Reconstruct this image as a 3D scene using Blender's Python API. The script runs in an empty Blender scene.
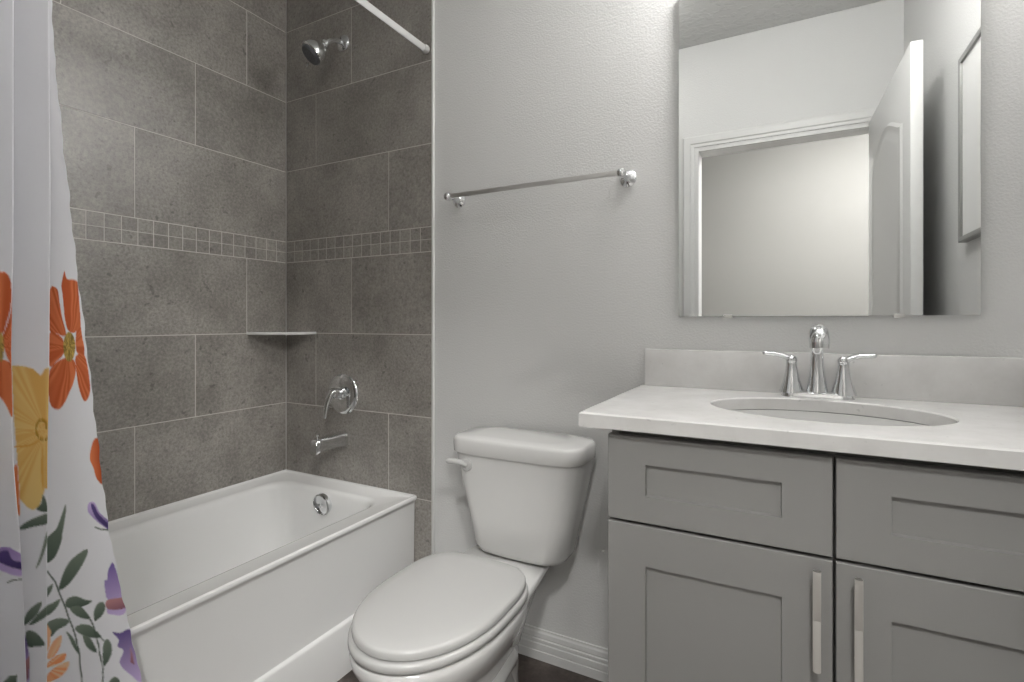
import bpy, bmesh, math, random
from mathutils import Vector, Matrix
import numpy as np
random.seed(7)
S = bpy.context.scene
COL = S.collection
PI = math.pi

# ------------------------------------------------------------------ camera, world, exposure
cam_data = bpy.data.cameras.new('camera')
cam = bpy.data.objects.new('camera', cam_data)
COL.objects.link(cam)
cam.location = (1.946, -1.55, 1.11)
cam.rotation_euler = (PI / 2, 0, math.radians(27.98))
cam_data.sensor_width = 36.0
cam_data.lens = 515.8 / 1024 * 36.0
cam_data.shift_y = -19.2 / 1024
cam_data.clip_start = 0.01
S.camera = cam
W = bpy.data.worlds.new('world')
S.world = W
W.use_nodes = True
W.node_tree.nodes['Background'].inputs[0].default_value = (0.9, 0.93, 1.0, 1)
W.node_tree.nodes['Background'].inputs[1].default_value = 0.25
S.view_settings.view_transform = 'Standard'
S.view_settings.look = 'None'
S.view_settings.exposure = 0.20
S.view_settings.gamma = 1.0
S.view_settings.use_curve_mapping = False
CEIL = 2.673
VANITY_W, CEILING_W, HALL_FILL_W = 7.6, 9.0, 155.0

# ------------------------------------------------------------------ materials
def new_mat(name, color=(0.8, 0.8, 0.8), rough=0.5, metal=0.0, spec=0.5, coat=0.0):
    m = bpy.data.materials.new(name)
    m.use_nodes = True
    b = m.node_tree.nodes['Principled BSDF']
    b.inputs['Base Color'].default_value = (*color, 1)
    b.inputs['Roughness'].default_value = rough
    b.inputs['Metallic'].default_value = metal
    b.inputs['Specular IOR Level'].default_value = spec
    b.inputs['Coat Weight'].default_value = coat
    b.inputs['Coat Roughness'].default_value = 0.05
    return m

def nodes(m):
    return m.node_tree.nodes, m.node_tree.links, m.node_tree.nodes['Principled BSDF']

def add_bump(m, scale, strength, dist=0.002, detail=3.0, contrast=None):
    n, l, b = nodes(m)
    tc = n.new('ShaderNodeTexCoord')
    ns = n.new('ShaderNodeTexNoise')
    ns.inputs['Scale'].default_value = scale
    ns.inputs['Detail'].default_value = detail
    l.new(tc.outputs['Object'], ns.inputs['Vector'])
    out = ns.outputs['Fac']
    if contrast:
        r = n.new('ShaderNodeValToRGB')
        r.color_ramp.elements[0].position = contrast[0]
        r.color_ramp.elements[1].position = contrast[1]
        l.new(out, r.inputs['Fac'])
        out = r.outputs['Color']
    bp = n.new('ShaderNodeBump')
    bp.inputs['Strength'].default_value = strength
    bp.inputs['Distance'].default_value = dist
    l.new(out, bp.inputs['Height'])
    l.new(bp.outputs['Normal'], b.inputs['Normal'])

def add_mottle(m, c0, c1, scale, detail=6.0, lo=0.35, hi=0.65, island=0.0, fine=0.0, fine_scale=90.0, pits=None):
    """mottled colour between c0 and c1, per-tile variation, fine grain, small dark pits"""
    n, l, b = nodes(m)
    tc = n.new('ShaderNodeTexCoord')
    ns = n.new('ShaderNodeTexNoise')
    ns.inputs['Scale'].default_value = scale
    ns.inputs['Detail'].default_value = detail
    ns.inputs['Roughness'].default_value = 0.62
    vec = tc.outputs['Object']
    if island:
        geo = n.new('ShaderNodeNewGeometry')
        va = n.new('ShaderNodeVectorMath'); va.operation = 'SCALE'
        va.inputs[0].default_value = (7.3, 3.1, 5.7)
        l.new(geo.outputs['Random Per Island'], va.inputs['Scale'])
        ad = n.new('ShaderNodeVectorMath'); ad.operation = 'ADD'
        l.new(vec, ad.inputs[0]); l.new(va.outputs[0], ad.inputs[1])
        vec = ad.outputs[0]
    l.new(vec, ns.inputs['Vector'])
    r = n.new('ShaderNodeValToRGB')
    r.color_ramp.elements[0].position = lo
    r.color_ramp.elements[0].color = (*c0, 1)
    r.color_ramp.elements[1].position = hi
    r.color_ramp.elements[1].color = (*c1, 1)
    l.new(ns.outputs['Fac'], r.inputs['Fac'])
    out = r.outputs['Color']
    def mul(out, fac_socket, a, bb):
        mr = n.new('ShaderNodeMapRange')
        mr.inputs['To Min'].default_value = a
        mr.inputs['To Max'].default_value = bb
        l.new(fac_socket, mr.inputs['Value'])
        mx = n.new('ShaderNodeVectorMath'); mx.operation = 'SCALE'
        l.new(out, mx.inputs[0]); l.new(mr.outputs['Result'], mx.inputs['Scale'])
        return mx.outputs[0]
    if fine:
        nf = n.new('ShaderNodeTexNoise')
        nf.inputs['Scale'].default_value = fine_scale
        nf.inputs['Detail'].default_value = 5.0
        nf.inputs['Roughness'].default_value = 0.75
        l.new(vec, nf.inputs['Vector'])
        mr = n.new('ShaderNodeMapRange')
        mr.inputs['From Min'].default_value = 0.3; mr.inputs['From Max'].default_value = 0.7
        l.new(nf.outputs['Fac'], mr.inputs['Value'])
        out = mul(out, mr.outputs['Result'], 1 - fine, 1 + fine)
    if pits:
        npit = n.new('ShaderNodeTexNoise')
        npit.inputs['Scale'].default_value = pits[0]
        npit.inputs['Detail'].default_value = 2.5
        l.new(vec, npit.inputs['Vector'])
        mr = n.new('ShaderNodeMapRange')
        mr.inputs['From Min'].default_value = pits[1]; mr.inputs['From Max'].default_value = pits[1] + 0.06
        l.new(npit.outputs['Fac'], mr.inputs['Value'])
        out = mul(out, mr.outputs['Result'], 1.0, pits[2])
    if island:
        out = mul(out, geo.outputs['Random Per Island'], 1 - island, 1 + island)
    l.new(out, b.inputs['Base Color'])

M = {}
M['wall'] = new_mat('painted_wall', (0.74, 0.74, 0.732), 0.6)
add_bump(M['wall'], 170, 0.21, 0.002, 2.0, (0.40, 0.62))
M['ceiling'] = new_mat('textured_ceiling', (0.62, 0.62, 0.61), 0.8)
add_bump(M['ceiling'], 22, 0.5, 0.004, 4.0, (0.48, 0.6))
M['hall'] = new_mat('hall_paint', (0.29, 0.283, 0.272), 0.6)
M['hall_floor'] = new_mat('pale_bounce_hall_floor', (0.46, 0.445, 0.425), 0.5)  # unseen hall floor, made pale to bounce fill light through the doorway
M['trim'] = new_mat('white_trim_paint', (0.74, 0.74, 0.73), 0.35)
M['tile'] = new_mat('grey_stone_tile', (0.2, 0.19, 0.18), 0.38, spec=1.0)
add_mottle(M['tile'], (0.232, 0.215, 0.194), (0.385, 0.362, 0.332), 5.0, 8.0, 0.32, 0.7, island=0.06, fine=0.40, fine_scale=105, pits=(38, 0.66, 0.6))
M['grout'] = new_mat('pale_grout', (0.74, 0.72, 0.685), 0.8)
M['floor'] = new_mat('brown_floor_tile', (0.08, 0.06, 0.05), 0.4)
add_mottle(M['floor'], (0.045, 0.034, 0.030), (0.125, 0.100, 0.088), 9.0, 8.0, 0.35, 0.68, fine=0.3, fine_scale=60)
M['acrylic'] = new_mat('white_acrylic', (0.90, 0.90, 0.89), 0.14, coat=0.3)
M['porcelain'] = new_mat('white_porcelain', (0.74, 0.737, 0.725), 0.12, coat=0.3)
M['plastic'] = new_mat('white_plastic', (0.56, 0.558, 0.548), 0.22)
M['quartz'] = new_mat('white_quartz', (0.78, 0.77, 0.755), 0.13)
add_mottle(M['quartz'], (0.70, 0.69, 0.675), (0.80, 0.795, 0.785), 11.0, 5.0, 0.3, 0.7, pits=(55, 0.70, 0.82))
M['quartz_edge'] = M['quartz']
M['cabinet'] = new_mat('grey_cabinet_paint', (0.30, 0.297, 0.287), 0.38)
M['dark'] = new_mat('dark_gap', (0.012, 0.012, 0.012), 0.8)
M['chrome'] = new_mat('polished_chrome', (0.78, 0.79, 0.80), 0.07, 1.0)
M['nickel'] = new_mat('brushed_nickel', (0.66, 0.65, 0.63), 0.38, 1.0)
M['mirror'] = new_mat('mirror_glass', (0.75, 0.76, 0.752), 0.0, 1.0)
M['mirror_edge'] = new_mat('mirror_edge', (0.25, 0.28, 0.27), 0.2)
M['rod'] = new_mat('white_rod', (0.66, 0.66, 0.65), 0.25)
M['rubber'] = new_mat('dark_rubber', (0.03, 0.03, 0.03), 0.7)
M['nozzle'] = new_mat('grey_spray_face', (0.10, 0.105, 0.115), 0.4)
M['silver'] = new_mat('silver_frame', (0.36, 0.36, 0.35), 0.35, 0.6)
M['mat_board'] = new_mat('white_mat_board', (0.80, 0.80, 0.79), 0.7)
M['print'] = new_mat('grey_print', (0.55, 0.55, 0.55), 0.5)
add_mottle(M['print'], (0.30, 0.31, 0.33), (0.66, 0.66, 0.65), 6.0, 4.0)
M['caulk'] = new_mat('white_caulk', (0.7, 0.7, 0.69), 0.5)

def emit_mat(name, color, strength):
    m = bpy.data.materials.new(name)
    m.use_nodes = True
    b = m.node_tree.nodes['Principled BSDF']
    b.inputs['Base Color'].default_value = (0.9, 0.9, 0.9, 1)
    b.inputs['Emission Color'].default_value = (*color, 1)
    b.inputs['Emission Strength'].default_value = strength
    return m

# ------------------------------------------------------------------ object helpers
ORG = {}
def thing(name, label, cat, loc, group=None):
    o = bpy.data.objects.new(name, None)
    COL.objects.link(o)
    o.location = loc
    o.empty_display_size = 0.05
    ORG[o.name] = Vector(loc)
    o['label'] = label; o['category'] = cat
    if group: o['group'] = group
    return o

def obj(name, bm, mat, parent=None, angle=35, mats=None, label=None):
    bmesh.ops.recalc_face_normals(bm, faces=bm.faces[:])
    me = bpy.data.meshes.new(name)
    org = ORG.get(parent.name, Vector((0, 0, 0))) if parent else Vector((0, 0, 0))
    if parent:
        bmesh.ops.translate(bm, verts=bm.verts[:], vec=-org)
    bm.to_mesh(me); bm.free()
    for mm in (mats or [mat]):
        me.materials.append(mm)
    me.polygons.foreach_set('use_smooth', [True] * len(me.polygons))
    me.set_sharp_from_angle(angle=math.radians(angle))
    o = bpy.data.objects.new(name, me)
    COL.objects.link(o)
    if parent:
        o.parent = parent
        ORG[o.name] = org
    if label: o['label'] = label
    return o

def struct(name, bm, mat, mats=None, parent=None, angle=35):
    o = obj(name, bm, mat, parent, angle, mats)
    if not parent: o['kind'] = 'structure'
    return o

def BM():
    return bmesh.new()

def box(bm, x0, x1, y0, y1, z0, z1, bev=0.0, seg=2, mi=0):
    vs = [bm.verts.new((x, y, z)) for x in (x0, x1) for y in (y0, y1) for z in (z0, z1)]
    idx = [(0, 1, 3, 2), (4, 6, 7, 5), (0, 4, 5, 1), (2, 3, 7, 6), (0, 2, 6, 4), (1, 5, 7, 3)]
    fs = [bm.faces.new([vs[i] for i in f]) for f in idx]
    for f in fs: f.material_index = mi
    if bev:
        es = list({e for f in fs for e in f.edges})
        r = bmesh.ops.bevel(bm, geom=es, offset=bev, segments=seg, profile=0.5, affect='EDGES')
        for f in r['faces']: f.material_index = mi
    return fs

def loft(bm, rings, cap0=True, cap1=True, closed=False, mi=0):
    V = [[bm.verts.new(p) for p in r] for r in rings]
    n = len(V[0])
    pairs = list(zip(V[:-1], V[1:]))
    if closed: pairs.append((V[-1], V[0]))
    for a, b in pairs:
        for i in range(n):
            j = (i + 1) % n
            bm.faces.new((a[i], a[j], b[j], b[i])).material_index = mi
    if cap0 and not closed: bm.faces.new(V[0][::-1]).material_index = mi
    if cap1 and not closed: bm.faces.new(V[-1]).material_index = mi
    return V

def basis(d):
    d = Vector(d).normalized()
    up = Vector((0, 0, 1)) if abs(d.z) < 0.9 else Vector((1, 0, 0))
    a = d.cross(up).normalized()
    return a, a.cross(d).normalized()

def tube(bm, pts, rad, n=16, caps=True, flat=1.0, flat_axis=None, mi=0):
    """swept tube; rad a number or list; flat squashes one axis"""
    pts = [Vector(p) for p in pts]
    if not isinstance(rad, (list, tuple)): rad = [rad] * len(pts)
    rings = []
    prev = None
    for i, p in enumerate(pts):
        d = (pts[min(i + 1, len(pts) - 1)] - pts[max(i - 1, 0)]).normalized()
        if prev is None:
            a, b = basis(d)
            if flat_axis is not None:
                b = Vector(flat_axis); b = (b - d * b.dot(d)).normalized(); a = b.cross(d)
        else:
            b = (prev - d * prev.dot(d)).normalized(); a = b.cross(d)
        prev = b
        rings.append([p + rad[i] * (a * math.cos(t) + b * flat * math.sin(t)) for t in [2 * PI * k / n for k in range(n)]])
    loft(bm, rings, caps, caps, mi=mi)

def lathe(bm, o, axis, prof, n=32, mi=0, cap=True):
    """prof: list of (radius, distance along axis)"""
    o = Vector(o); ax = Vector(axis).normalized(); a, b = basis(ax)
    rings = [[o + ax * h + max(r, 1e-4) * (a * math.cos(t) + b * math.sin(t)) for t in [2 * PI * k / n for k in range(n)]] for r, h in prof]
    loft(bm, rings, cap, cap, mi=mi)

def rrect(x0, x1, y0, y1, r, z, k=8, m=6):
    """rounded rectangle ring with subdivided sides, constant vertex count"""
    r = max(1e-4, min(r, (x1 - x0) / 2 - 1e-4, (y1 - y0) / 2 - 1e-4))
    cs = [(x1 - r, y1 - r, 0), (x0 + r, y1 - r, PI / 2), (x0 + r, y0 + r, PI), (x1 - r, y0 + r, 1.5 * PI)]
    P = []
    for i, (cx, cy, a0) in enumerate(cs):
        arc = [(cx + r * math.cos(a0 + PI / 2 * j / k), cy + r * math.sin(a0 + PI / 2 * j / k)) for j in range(k + 1)]
        P += arc
        nx, ny, na = cs[(i + 1) % 4]
        q = (nx + r * math.cos(na), ny + r * math.sin(na))
        e = arc[-1]
        for j in range(1, m):
            P.append((e[0] + (q[0] - e[0]) * j / m, e[1] + (q[1] - e[1]) * j / m))
    return [Vector((x, y, z)) for x, y in P]

def smooth_path(pts, n=8):
    """Catmull-Rom through points"""
    P = [Vector(p) for p in pts]
    P = [P[0] * 2 - P[1]] + P + [P[-1] * 2 - P[-2]]
    out = []
    for i in range(1, len(P) - 2):
        for j in range(n):
            t = j / n
            a, b, c, d = P[i - 1], P[i], P[i + 1], P[i + 2]
            out.append(0.5 * ((2 * b) + (c - a) * t + (2 * a - 5 * b + 4 * c - d) * t * t + (3 * b - a - 3 * c + d) * t ** 3))
    out.append(P[-2])
    return out

# ------------------------------------------------------------------ room shell
XR = 2.445          # right wall
YF = -1.545         # front wall (the wall with the doorway, behind the camera side)
WT = 0.12
DX0, DX1, DZ = 1.494, 2.335, 2.088
YH = -3.40          # far wall of the hall

bm = BM(); box(bm, -0.2, XR + 0.1, YF - WT * 0.5, 0.1, -0.1, 0.0); struct('floor', bm, M['floor'])
bm = BM(); box(bm, -0.2, 3.6, YH - 0.1, YF - WT * 0.5, -0.1, 0.0); struct('floor_hall', bm, M['hall_floor'])
bm = BM(); box(bm, -0.2, XR + 0.1, YF - WT, 0.1, CEIL, CEIL + 0.1); struct('ceiling', bm, M['ceiling'])
bm = BM(); box(bm, -0.12, XR + 0.1, 0.0, 0.12, 0.0, CEIL); struct('wall_back', bm, M['wall'])
bm = BM(); box(bm, -0.12, -0.010, YF, 0.0, 0.0, CEIL); struct('wall_left', bm, M['wall'])
bm = BM(); box(bm, XR, XR + 0.1, YF, 0.0, 0.0, CEIL); struct('wall_right', bm, M['wall'])
bm = BM()
box(bm, -0.12, DX0, YF - WT, YF, 0, CEIL)
box(bm, DX1, XR + 0.1, YF - WT, YF, 0, CEIL)
box(bm, DX0, DX1, YF - WT, YF, DZ, CEIL)
struct('wall_front', bm, M['wall'])
# hall beyond the doorway
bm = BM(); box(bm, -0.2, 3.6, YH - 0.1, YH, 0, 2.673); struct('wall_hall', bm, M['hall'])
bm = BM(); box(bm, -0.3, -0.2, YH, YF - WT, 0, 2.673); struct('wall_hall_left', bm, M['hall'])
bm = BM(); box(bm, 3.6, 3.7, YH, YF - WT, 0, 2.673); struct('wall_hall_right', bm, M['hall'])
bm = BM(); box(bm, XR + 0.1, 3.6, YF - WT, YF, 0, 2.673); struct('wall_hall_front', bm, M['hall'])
bm = BM(); box(bm, -0.3, 3.7, YH - 0.1, YF - WT, 2.673, 2.773); struct('ceiling_hall', bm, M['ceiling'])

# ------------------------------------------------------------------ tiled alcove (grout bed + one slab per tile)
G = 0.0015
def tile_wall(name, P, ulen, rows, mosaic, zmax=CEIL):
    """P(u, z, d) -> world point, d = distance out of the wall"""
    bm = BM()
    def slab(u0, u1, z0, z1, d0, d1, mi):
        vs = [bm.verts.new(P(u, z, d)) for d in (d0, d1) for z in (z0, z1) for u in (u0, u1)]
        for f in [(4, 5, 7, 6), (0, 1, 5, 4), (2, 6, 7, 3), (0, 4, 6, 2), (1, 3, 7, 5), (0, 2, 3, 1)]:
            bm.faces.new([vs[i] for i in f]).material_index = mi
    slab(0, ulen, 0, zmax, 0.0, 0.0072, 1)
    for z0, z1, j in rows:
        us = [0.0]
        u = j
        while u - 0.613 > 0.02: u -= 0.613
        while u < ulen - 0.01:
            us.append(u); u += 0.613
        us.append(ulen)
        for a, b in zip(us[:-1], us[1:]):
            slab(a + G, b - G, z0 + G, min(z1, zmax) - G, 0.0, 0.008, 0)
    z0, zm, z1, off, pitch = mosaic
    us = [0.0]; u = off
    while u < ulen - 0.012:
        us.append(u); u += pitch
    us.append(ulen)
    for a, b in zip(us[:-1], us[1:]):
        slab(a + G, b - G, z0 + G, zm - G * 0.7, 0.0, 0.008, 0)
        slab(a + G, b - G, zm + G * 0.7, z1 - G, 0.0, 0.008, 0)
    o = struct(name, bm, M['tile'], mats=[M['tile'], M['grout']], angle=20)
    return o
Z = [-0.169, 0.139, 0.447, 0.755, 1.062, 1.370, 1.462, 1.770, 2.077, 2.385, 2.693]
def rows(j1, j2, j3):
    return [(0.0, Z[1], j3), (Z[1], Z[2], j2), (Z[2], Z[3], j1), (Z[3], Z[4], j3), (Z[4], Z[5], j2),
            (Z[6], Z[7], j1), (Z[7], Z[8], j3), (Z[8], Z[9], j2), (Z[9], Z[10], j1)]
TX = 0.791
tile_wall('wall_back_tile', lambda u, z, d: (u, -d, z), TX, rows(0.585, 0.389, 0.185), (Z[5], 1.416, Z[6], 0.051, 0.0492))
tile_wall('wall_left_tile', lambda u, z, d: (-0.010 + d, -0.0085 - u, z), 1.535, rows(0.598, 0.187, 0.395), (Z[5], 1.416, Z[6], 0.047, 0.0492))
tile_wall('wall_front_tile', lambda u, z, d: (u, YF + d, z), TX, rows(0.585, 0.389, 0.185), (Z[5], 1.416, Z[6], 0.051, 0.0492))
# white finishing strips at the tile edge
bm = BM(); box(bm, TX, TX + 0.009, -0.0105, 0.0, 0.0, CEIL, 0.003); struct('trim_1', bm, M['trim'])
bm = BM(); box(bm, TX, TX + 0.009, YF, YF + 0.0105, 0.0, CEIL, 0.003); struct('trim_2', bm, M['trim'])

# baseboards with a moulded profile
def baseboard(name, p0, p1, nrm):
    prof = [(0, 0), (0.014, 0), (0.014, 0.028), (0.0125, 0.030), (0.0125, 0.033), (0.014, 0.035), (0.014, 0.052), (0.0105, 0.055), (0.0125, 0.058), (0.0125, 0.066), (0.009, 0.069), (0.0105, 0.073), (0.0085, 0.085), (0.005, 0.090), (0.004, 0.096), (0.0, 0.097)]
    bm = BM()
    loft(bm, [[Vector(p) + Vector(nrm) * d + Vector((0, 0, z)) for d, z in prof] for p in (p0, p1)])
    return struct(name, bm, M['trim'], angle=25)
baseboard('baseboard_back', (TX + 0.009, 0, 0), (1.632, 0, 0), (0, -1, 0))
baseboard('baseboard_right', (XR, -0.53, 0), (XR, YF, 0), (-1, 0, 0))
baseboard('baseboard_front', (TX + 0.009, YF, 0), (DX0 - 0.09, YF, 0), (0, 1, 0))
baseboard('baseboard_hall', (-0.2, YH, 0), (3.6, YH, 0), (0, 1, 0))

# door casing (moulded) and jamb
def casing_profile(w=0.062):
    return [(0, 0), (0, 0.006), (0.007, 0.009), (0.016, 0.009), (0.022, 0.014), (0.044, 0.017), (0.054, 0.017), (w, 0.013), (w, 0)]
def casing(name, yface, sgn, right=True):
    bm = BM()
    path = [(DX0 - 0.006, 0, -1, 0), (DX0 - 0.006, DZ + 0.006, -1, 1), (DX1 + 0.006, DZ + 0.006, 1, 1), (DX1 + 0.006, 0, 1, 0)]
    rings = []
    for x, z, dx, dz in path:
        rings.append([Vector((x + dx * d, yface + sgn * h, z + dz * d)) for d, h in casing_profile()])
    loft(bm, rings)
    return struct(name, bm, M['trim'], angle=25)
casing('trim_3', YF, 1)
casing('trim_4', YF - WT, -1)
bm = BM()
box(bm, DX0 - 0.001, DX0 + 0.016, YF - WT - 0.001, YF + 0.001, 0, DZ)
box(bm, DX1 - 0.016, DX1 + 0.001, YF - WT - 0.001, YF + 0.001, 0, DZ)
box(bm, DX0 + 0.016, DX1 - 0.016, YF - WT - 0.001, YF + 0.001, DZ - 0.016, DZ)
struct('trim_5', bm, M['trim'])

# ------------------------------------------------------------------ open door against the right wall
door = thing('door_1', 'white panelled door standing open near the right wall', 'door', (2.322, YF + 0.012, 0.0))
del door['label']; del door['category']
door['kind'] = 'structure'
ORG[door.name] = Vector((0, 0, 0))   # children in the door's own frame: x thickness, y along width
DL = 0.825
bm = BM(); box(bm, -0.018, 0.018, 0.0, DL, 0.012, 2.082, 0.0015); obj('door_slab', bm, M['trim'], door)
def arch_outline(y0, y1, z0, z1, rise):
    pts = [(y0, z0), (y0, z1)]
    for k in range(1, 16):
        t = k / 16
        s = math.sin(PI * t) ** 1.3
        pts.append((y0 + (y1 - y0) * t, z1 + rise * s))
    pts += [(y1, z1), (y1, z0)]
    return pts
for side in (-1, 1):
    for (z0, z1, rise) in ((0.95, 1.84, 0.085), (0.22, 0.80, 0.0)):
        ol = arch_outline(0.115, DL - 0.115, z0, z1, rise)
        bm = BM()
        pp = [Vector((side * 0.018, y, z)) for y, z in ol]
        n = len(pp)
        cen = Vector((0, DL / 2, (z0 + z1) / 2))
        rings = []
        for d, h in ((0, 0), (0.010, 0.007), (0.022, 0.003), (0.034, 0.001), (0.050, 0.006), (0.060, 0.006)):
            r = []
            for p in pp:
                yy = p.y + (d if p.y < DL / 2 - 0.001 else (-d if p.y > DL / 2 + 0.001 else 0)) * min(1.0, abs(p.y - DL / 2) / 0.12)
                zz = p.z + (d if p.z < cen.z else -d)
                r.append(Vector((side * (0.018 + h), yy, zz)))
            rings.append(r)
        loft(bm, rings, cap0=False)
        obj('door_panel', bm, M['trim'], door)
for side in (-1, 1):
    bm = BM()
    lathe(bm, (side * 0.018, DL - 0.065, 0.95), (side, 0, 0), [(0.032, 0), (0.032, 0.004), (0.028, 0.008), (0.012, 0.010), (0.011, 0.028), (0.022, 0.034), (0.028, 0.045), (0.026, 0.058), (0.014, 0.066), (0.001, 0.067)], 24)
    obj('door_knob', bm, M['nickel'], door)
door.rotation_euler = (0, 0, math.radians(-1.6))

# ------------------------------------------------------------------ bathtub
tub = thing('bathtub', 'white alcove bathtub with a flat apron against the grey tile', 'bathtub', (0.36, -0.77, 0))
TY0, TY1 = -1.5345, -0.010
bm = BM()
def tr(x1, z, ins=0.0, r=0.006):
    return rrect(0.0005 + ins, x1, TY0 + ins, TY1 - ins, r, z, 8, 6)
rg = [tr(0.723, 0.0), tr(0.723, 0.155), tr(0.721, 0.162), tr(0.7135, 0.167), tr(0.7130, 0.19), tr(0.717, 0.430), tr(0.720, 0.440), tr(0.7255, 0.445),
      tr(0.7275, 0.452), tr(0.7265, 0.458), tr(0.722, 0.4605, 0.001, 0.008), tr(0.716, 0.460, 0.002, 0.01), tr(0.709, 0.455, 0.003, 0.012), tr(0.700, 0.4515, 0.006, 0.015)]
rg += [rrect(0.072, 0.644, -1.455, -0.085, 0.085, 0.4505), rrect(0.082, 0.634, -1.448, -0.095, 0.082, 0.448), rrect(0.089, 0.626, -1.442, -0.103, 0.080, 0.441),
       rrect(0.094, 0.620, -1.437, -0.108, 0.079, 0.428), rrect(0.099, 0.614, -1.425, -0.112, 0.079, 0.39), rrect(0.112, 0.592, -1.36, -0.125, 0.082, 0.27), rrect(0.124, 0.580, -1.29, -0.137, 0.085, 0.17),
       rrect(0.140, 0.564, -1.25, -0.152, 0.088, 0.125), rrect(0.17, 0.534, -1.21, -0.185, 0.09, 0.103), rrect(0.24, 0.47, -1.10, -0.26, 0.08, 0.098)]
loft(bm, rg)
shell = obj('tub_shell', bm, M['acrylic'], tub, angle=50)
bm = BM()
lathe(bm, (0.350, -0.1115, 0.400), (0, -1, -0.1), [(0.034, -0.004), (0.040, 0.0), (0.042, 0.004), (0.042, 0.017), (0.038, 0.021), (0.036, 0.0145), (0.010, 0.0145), (0.006, 0.017), (0.001, 0.0175)], 36)
ovp = obj('overflow_plate', bm, M['chrome'], tub, label='round chrome overflow plate')
bm = BM()
lathe(bm, (0.352, -0.30, 0.0985), (0, 0, 1), [(0.036, 0), (0.036, 0.002), (0.030, 0.004), (0.026, 0.002), (0.022, 0.008), (0.010, 0.011), (0.001, 0.011)], 28)
obj('drain', bm, M['chrome'], tub, label='round chrome drain stopper')

# ------------------------------------------------------------------ shower fittings on the tile
SX = 0.345
t = thing('showerhead', 'chrome shower head on a short bent arm high on the tile', 'shower head', (SX, -0.008, 2.25))
bm = BM(); lathe(bm, (SX, -0.0085, 2.25), (0, -1, 0), [(0.034, 0), (0.034, 0.003), (0.030, 0.008), (0.018, 0.013), (0.012, 0.015)], 32); obj('wall_flange', bm, M['chrome'], t)
bm = BM(); arm = smooth_path([(SX, -0.010, 2.25), (SX, -0.040, 2.246), (SX - 0.002, -0.072, 2.230), (SX - 0.006, -0.098, 2.206)], 6)
tube(bm, arm, 0.0105, 16); obj('shower_arm', bm, M['chrome'], t)
hd = Vector((-0.36, -0.58, -0.72)).normalized()
h0 = Vector((SX - 0.006, -0.098, 2.206))
bm = BM(); lathe(bm, h0 - hd * 0.008, hd, [(0.012, 0), (0.017, 0.002), (0.018, 0.012), (0.014, 0.017), (0.019, 0.022), (0.029, 0.030), (0.040, 0.044), (0.0475, 0.060), (0.049, 0.068), (0.049, 0.079), (0.046, 0.083), (0.042, 0.0835)], 36); obj('head_shell', bm, M['chrome'], t)
bm = BM(); lathe(bm, h0 + hd * 0.0745, hd, [(0.0415, 0.0), (0.0415, 0.005), (0.038, 0.0095), (0.016, 0.0085), (0.001, 0.0085)], 32)
for ring_r, cnt in ((0.012, 6), (0.024, 14)):
    a, b = basis(hd)
    for k in range(cnt):
        c = h0 + hd * 0.0825 + ring_r * (a * math.cos(2 * PI * k / cnt) + b * math.sin(2 * PI * k / cnt))
        lathe(bm, c, hd, [(0.002, 0), (0.0015, 0.003)], 8)
obj('spray_face', bm, M['nozzle'], t, label='grey spray face')
bm = BM(); a, b = basis(hd)
tip = h0 + hd * 0.072 + Vector((-0.014, -0.012, -0.050))
tube(bm, [h0 + hd * 0.072 + Vector((-0.010, -0.008, -0.034)), tip], [0.004, 0.005], 10); obj('spray_lever', bm, M['chrome'], t)

t = thing('shower_valve', 'round chrome shower valve with a downward lever above the tub spout', 'faucet', (SX, -0.008, 0.815))
bm = BM(); lathe(bm, (SX, -0.0085, 0.815), (0, -1, 0), [(0.083, 0), (0.083, 0.003), (0.080, 0.007), (0.070, 0.011), (0.045, 0.013), (0.030, 0.014)], 48); obj('escutcheon', bm, M['chrome'], t)
bm = BM(); lathe(bm, (SX, -0.020, 0.820), (0, -1, 0), [(0.027, 0), (0.026, 0.012), (0.021, 0.014), (0.019, 0.024), (0.0185, 0.040), (0.016, 0.046), (0.001, 0.048)], 28); obj('valve_stem', bm, M['chrome'], t)
bm = BM()
lv = smooth_path([(SX + 0.002, -0.050, 0.828), (SX + 0.001, -0.066, 0.829), (SX - 0.003, -0.077, 0.813), (SX - 0.009, -0.087, 0.777), (SX - 0.013, -0.094, 0.728)], 6)
n = len(lv); tube(bm, lv, [0.0225 - 0.0120 * (i / (n - 1)) for i in range(n)], 16, flat=0.75); obj('lever_handle', bm, M['chrome'], t)

t = thing('tub_spout', 'chrome tub spout jutting from the brown tile over the tub', 'faucet', (SX, -0.008, 0.63))
bm = BM()
def sp_ring(y, zc, w, h):
    return [Vector((SX + p.x, y, zc + p.y)) for p in rrect(-w, w, -h, h, min(w, h) * 0.6, 0, 5, 2)]
loft(bm, [sp_ring(-0.0085, 0.632, 0.027, 0.030), sp_ring(-0.020, 0.632, 0.028, 0.031), sp_ring(-0.030, 0.632, 0.025, 0.028), sp_ring(-0.095, 0.634, 0.024, 0.025), sp_ring(-0.135, 0.632, 0.023, 0.026), sp_ring(-0.154, 0.627, 0.022, 0.028), sp_ring(-0.162, 0.622, 0.018, 0.024)])
obj('spout_body', bm, M['chrome'], t)
bm = BM(); lathe(bm, (SX, -0.140, 0.656), (0, 0, 1), [(0.004, 0), (0.004, 0.008), (0.008, 0.011), (0.008, 0.017), (0.004, 0.020), (0.001, 0.0202)], 16); obj('diverter_knob', bm, M['chrome'], t)
bm = BM(); lathe(bm, (SX, -0.146, 0.603), (0, 0, -1), [(0.014, -0.004), (0.014, 0.004), (0.011, 0.005), (0.010, 0.0)], 20); obj('outlet_ring', bm, M['chrome'], t)

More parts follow.
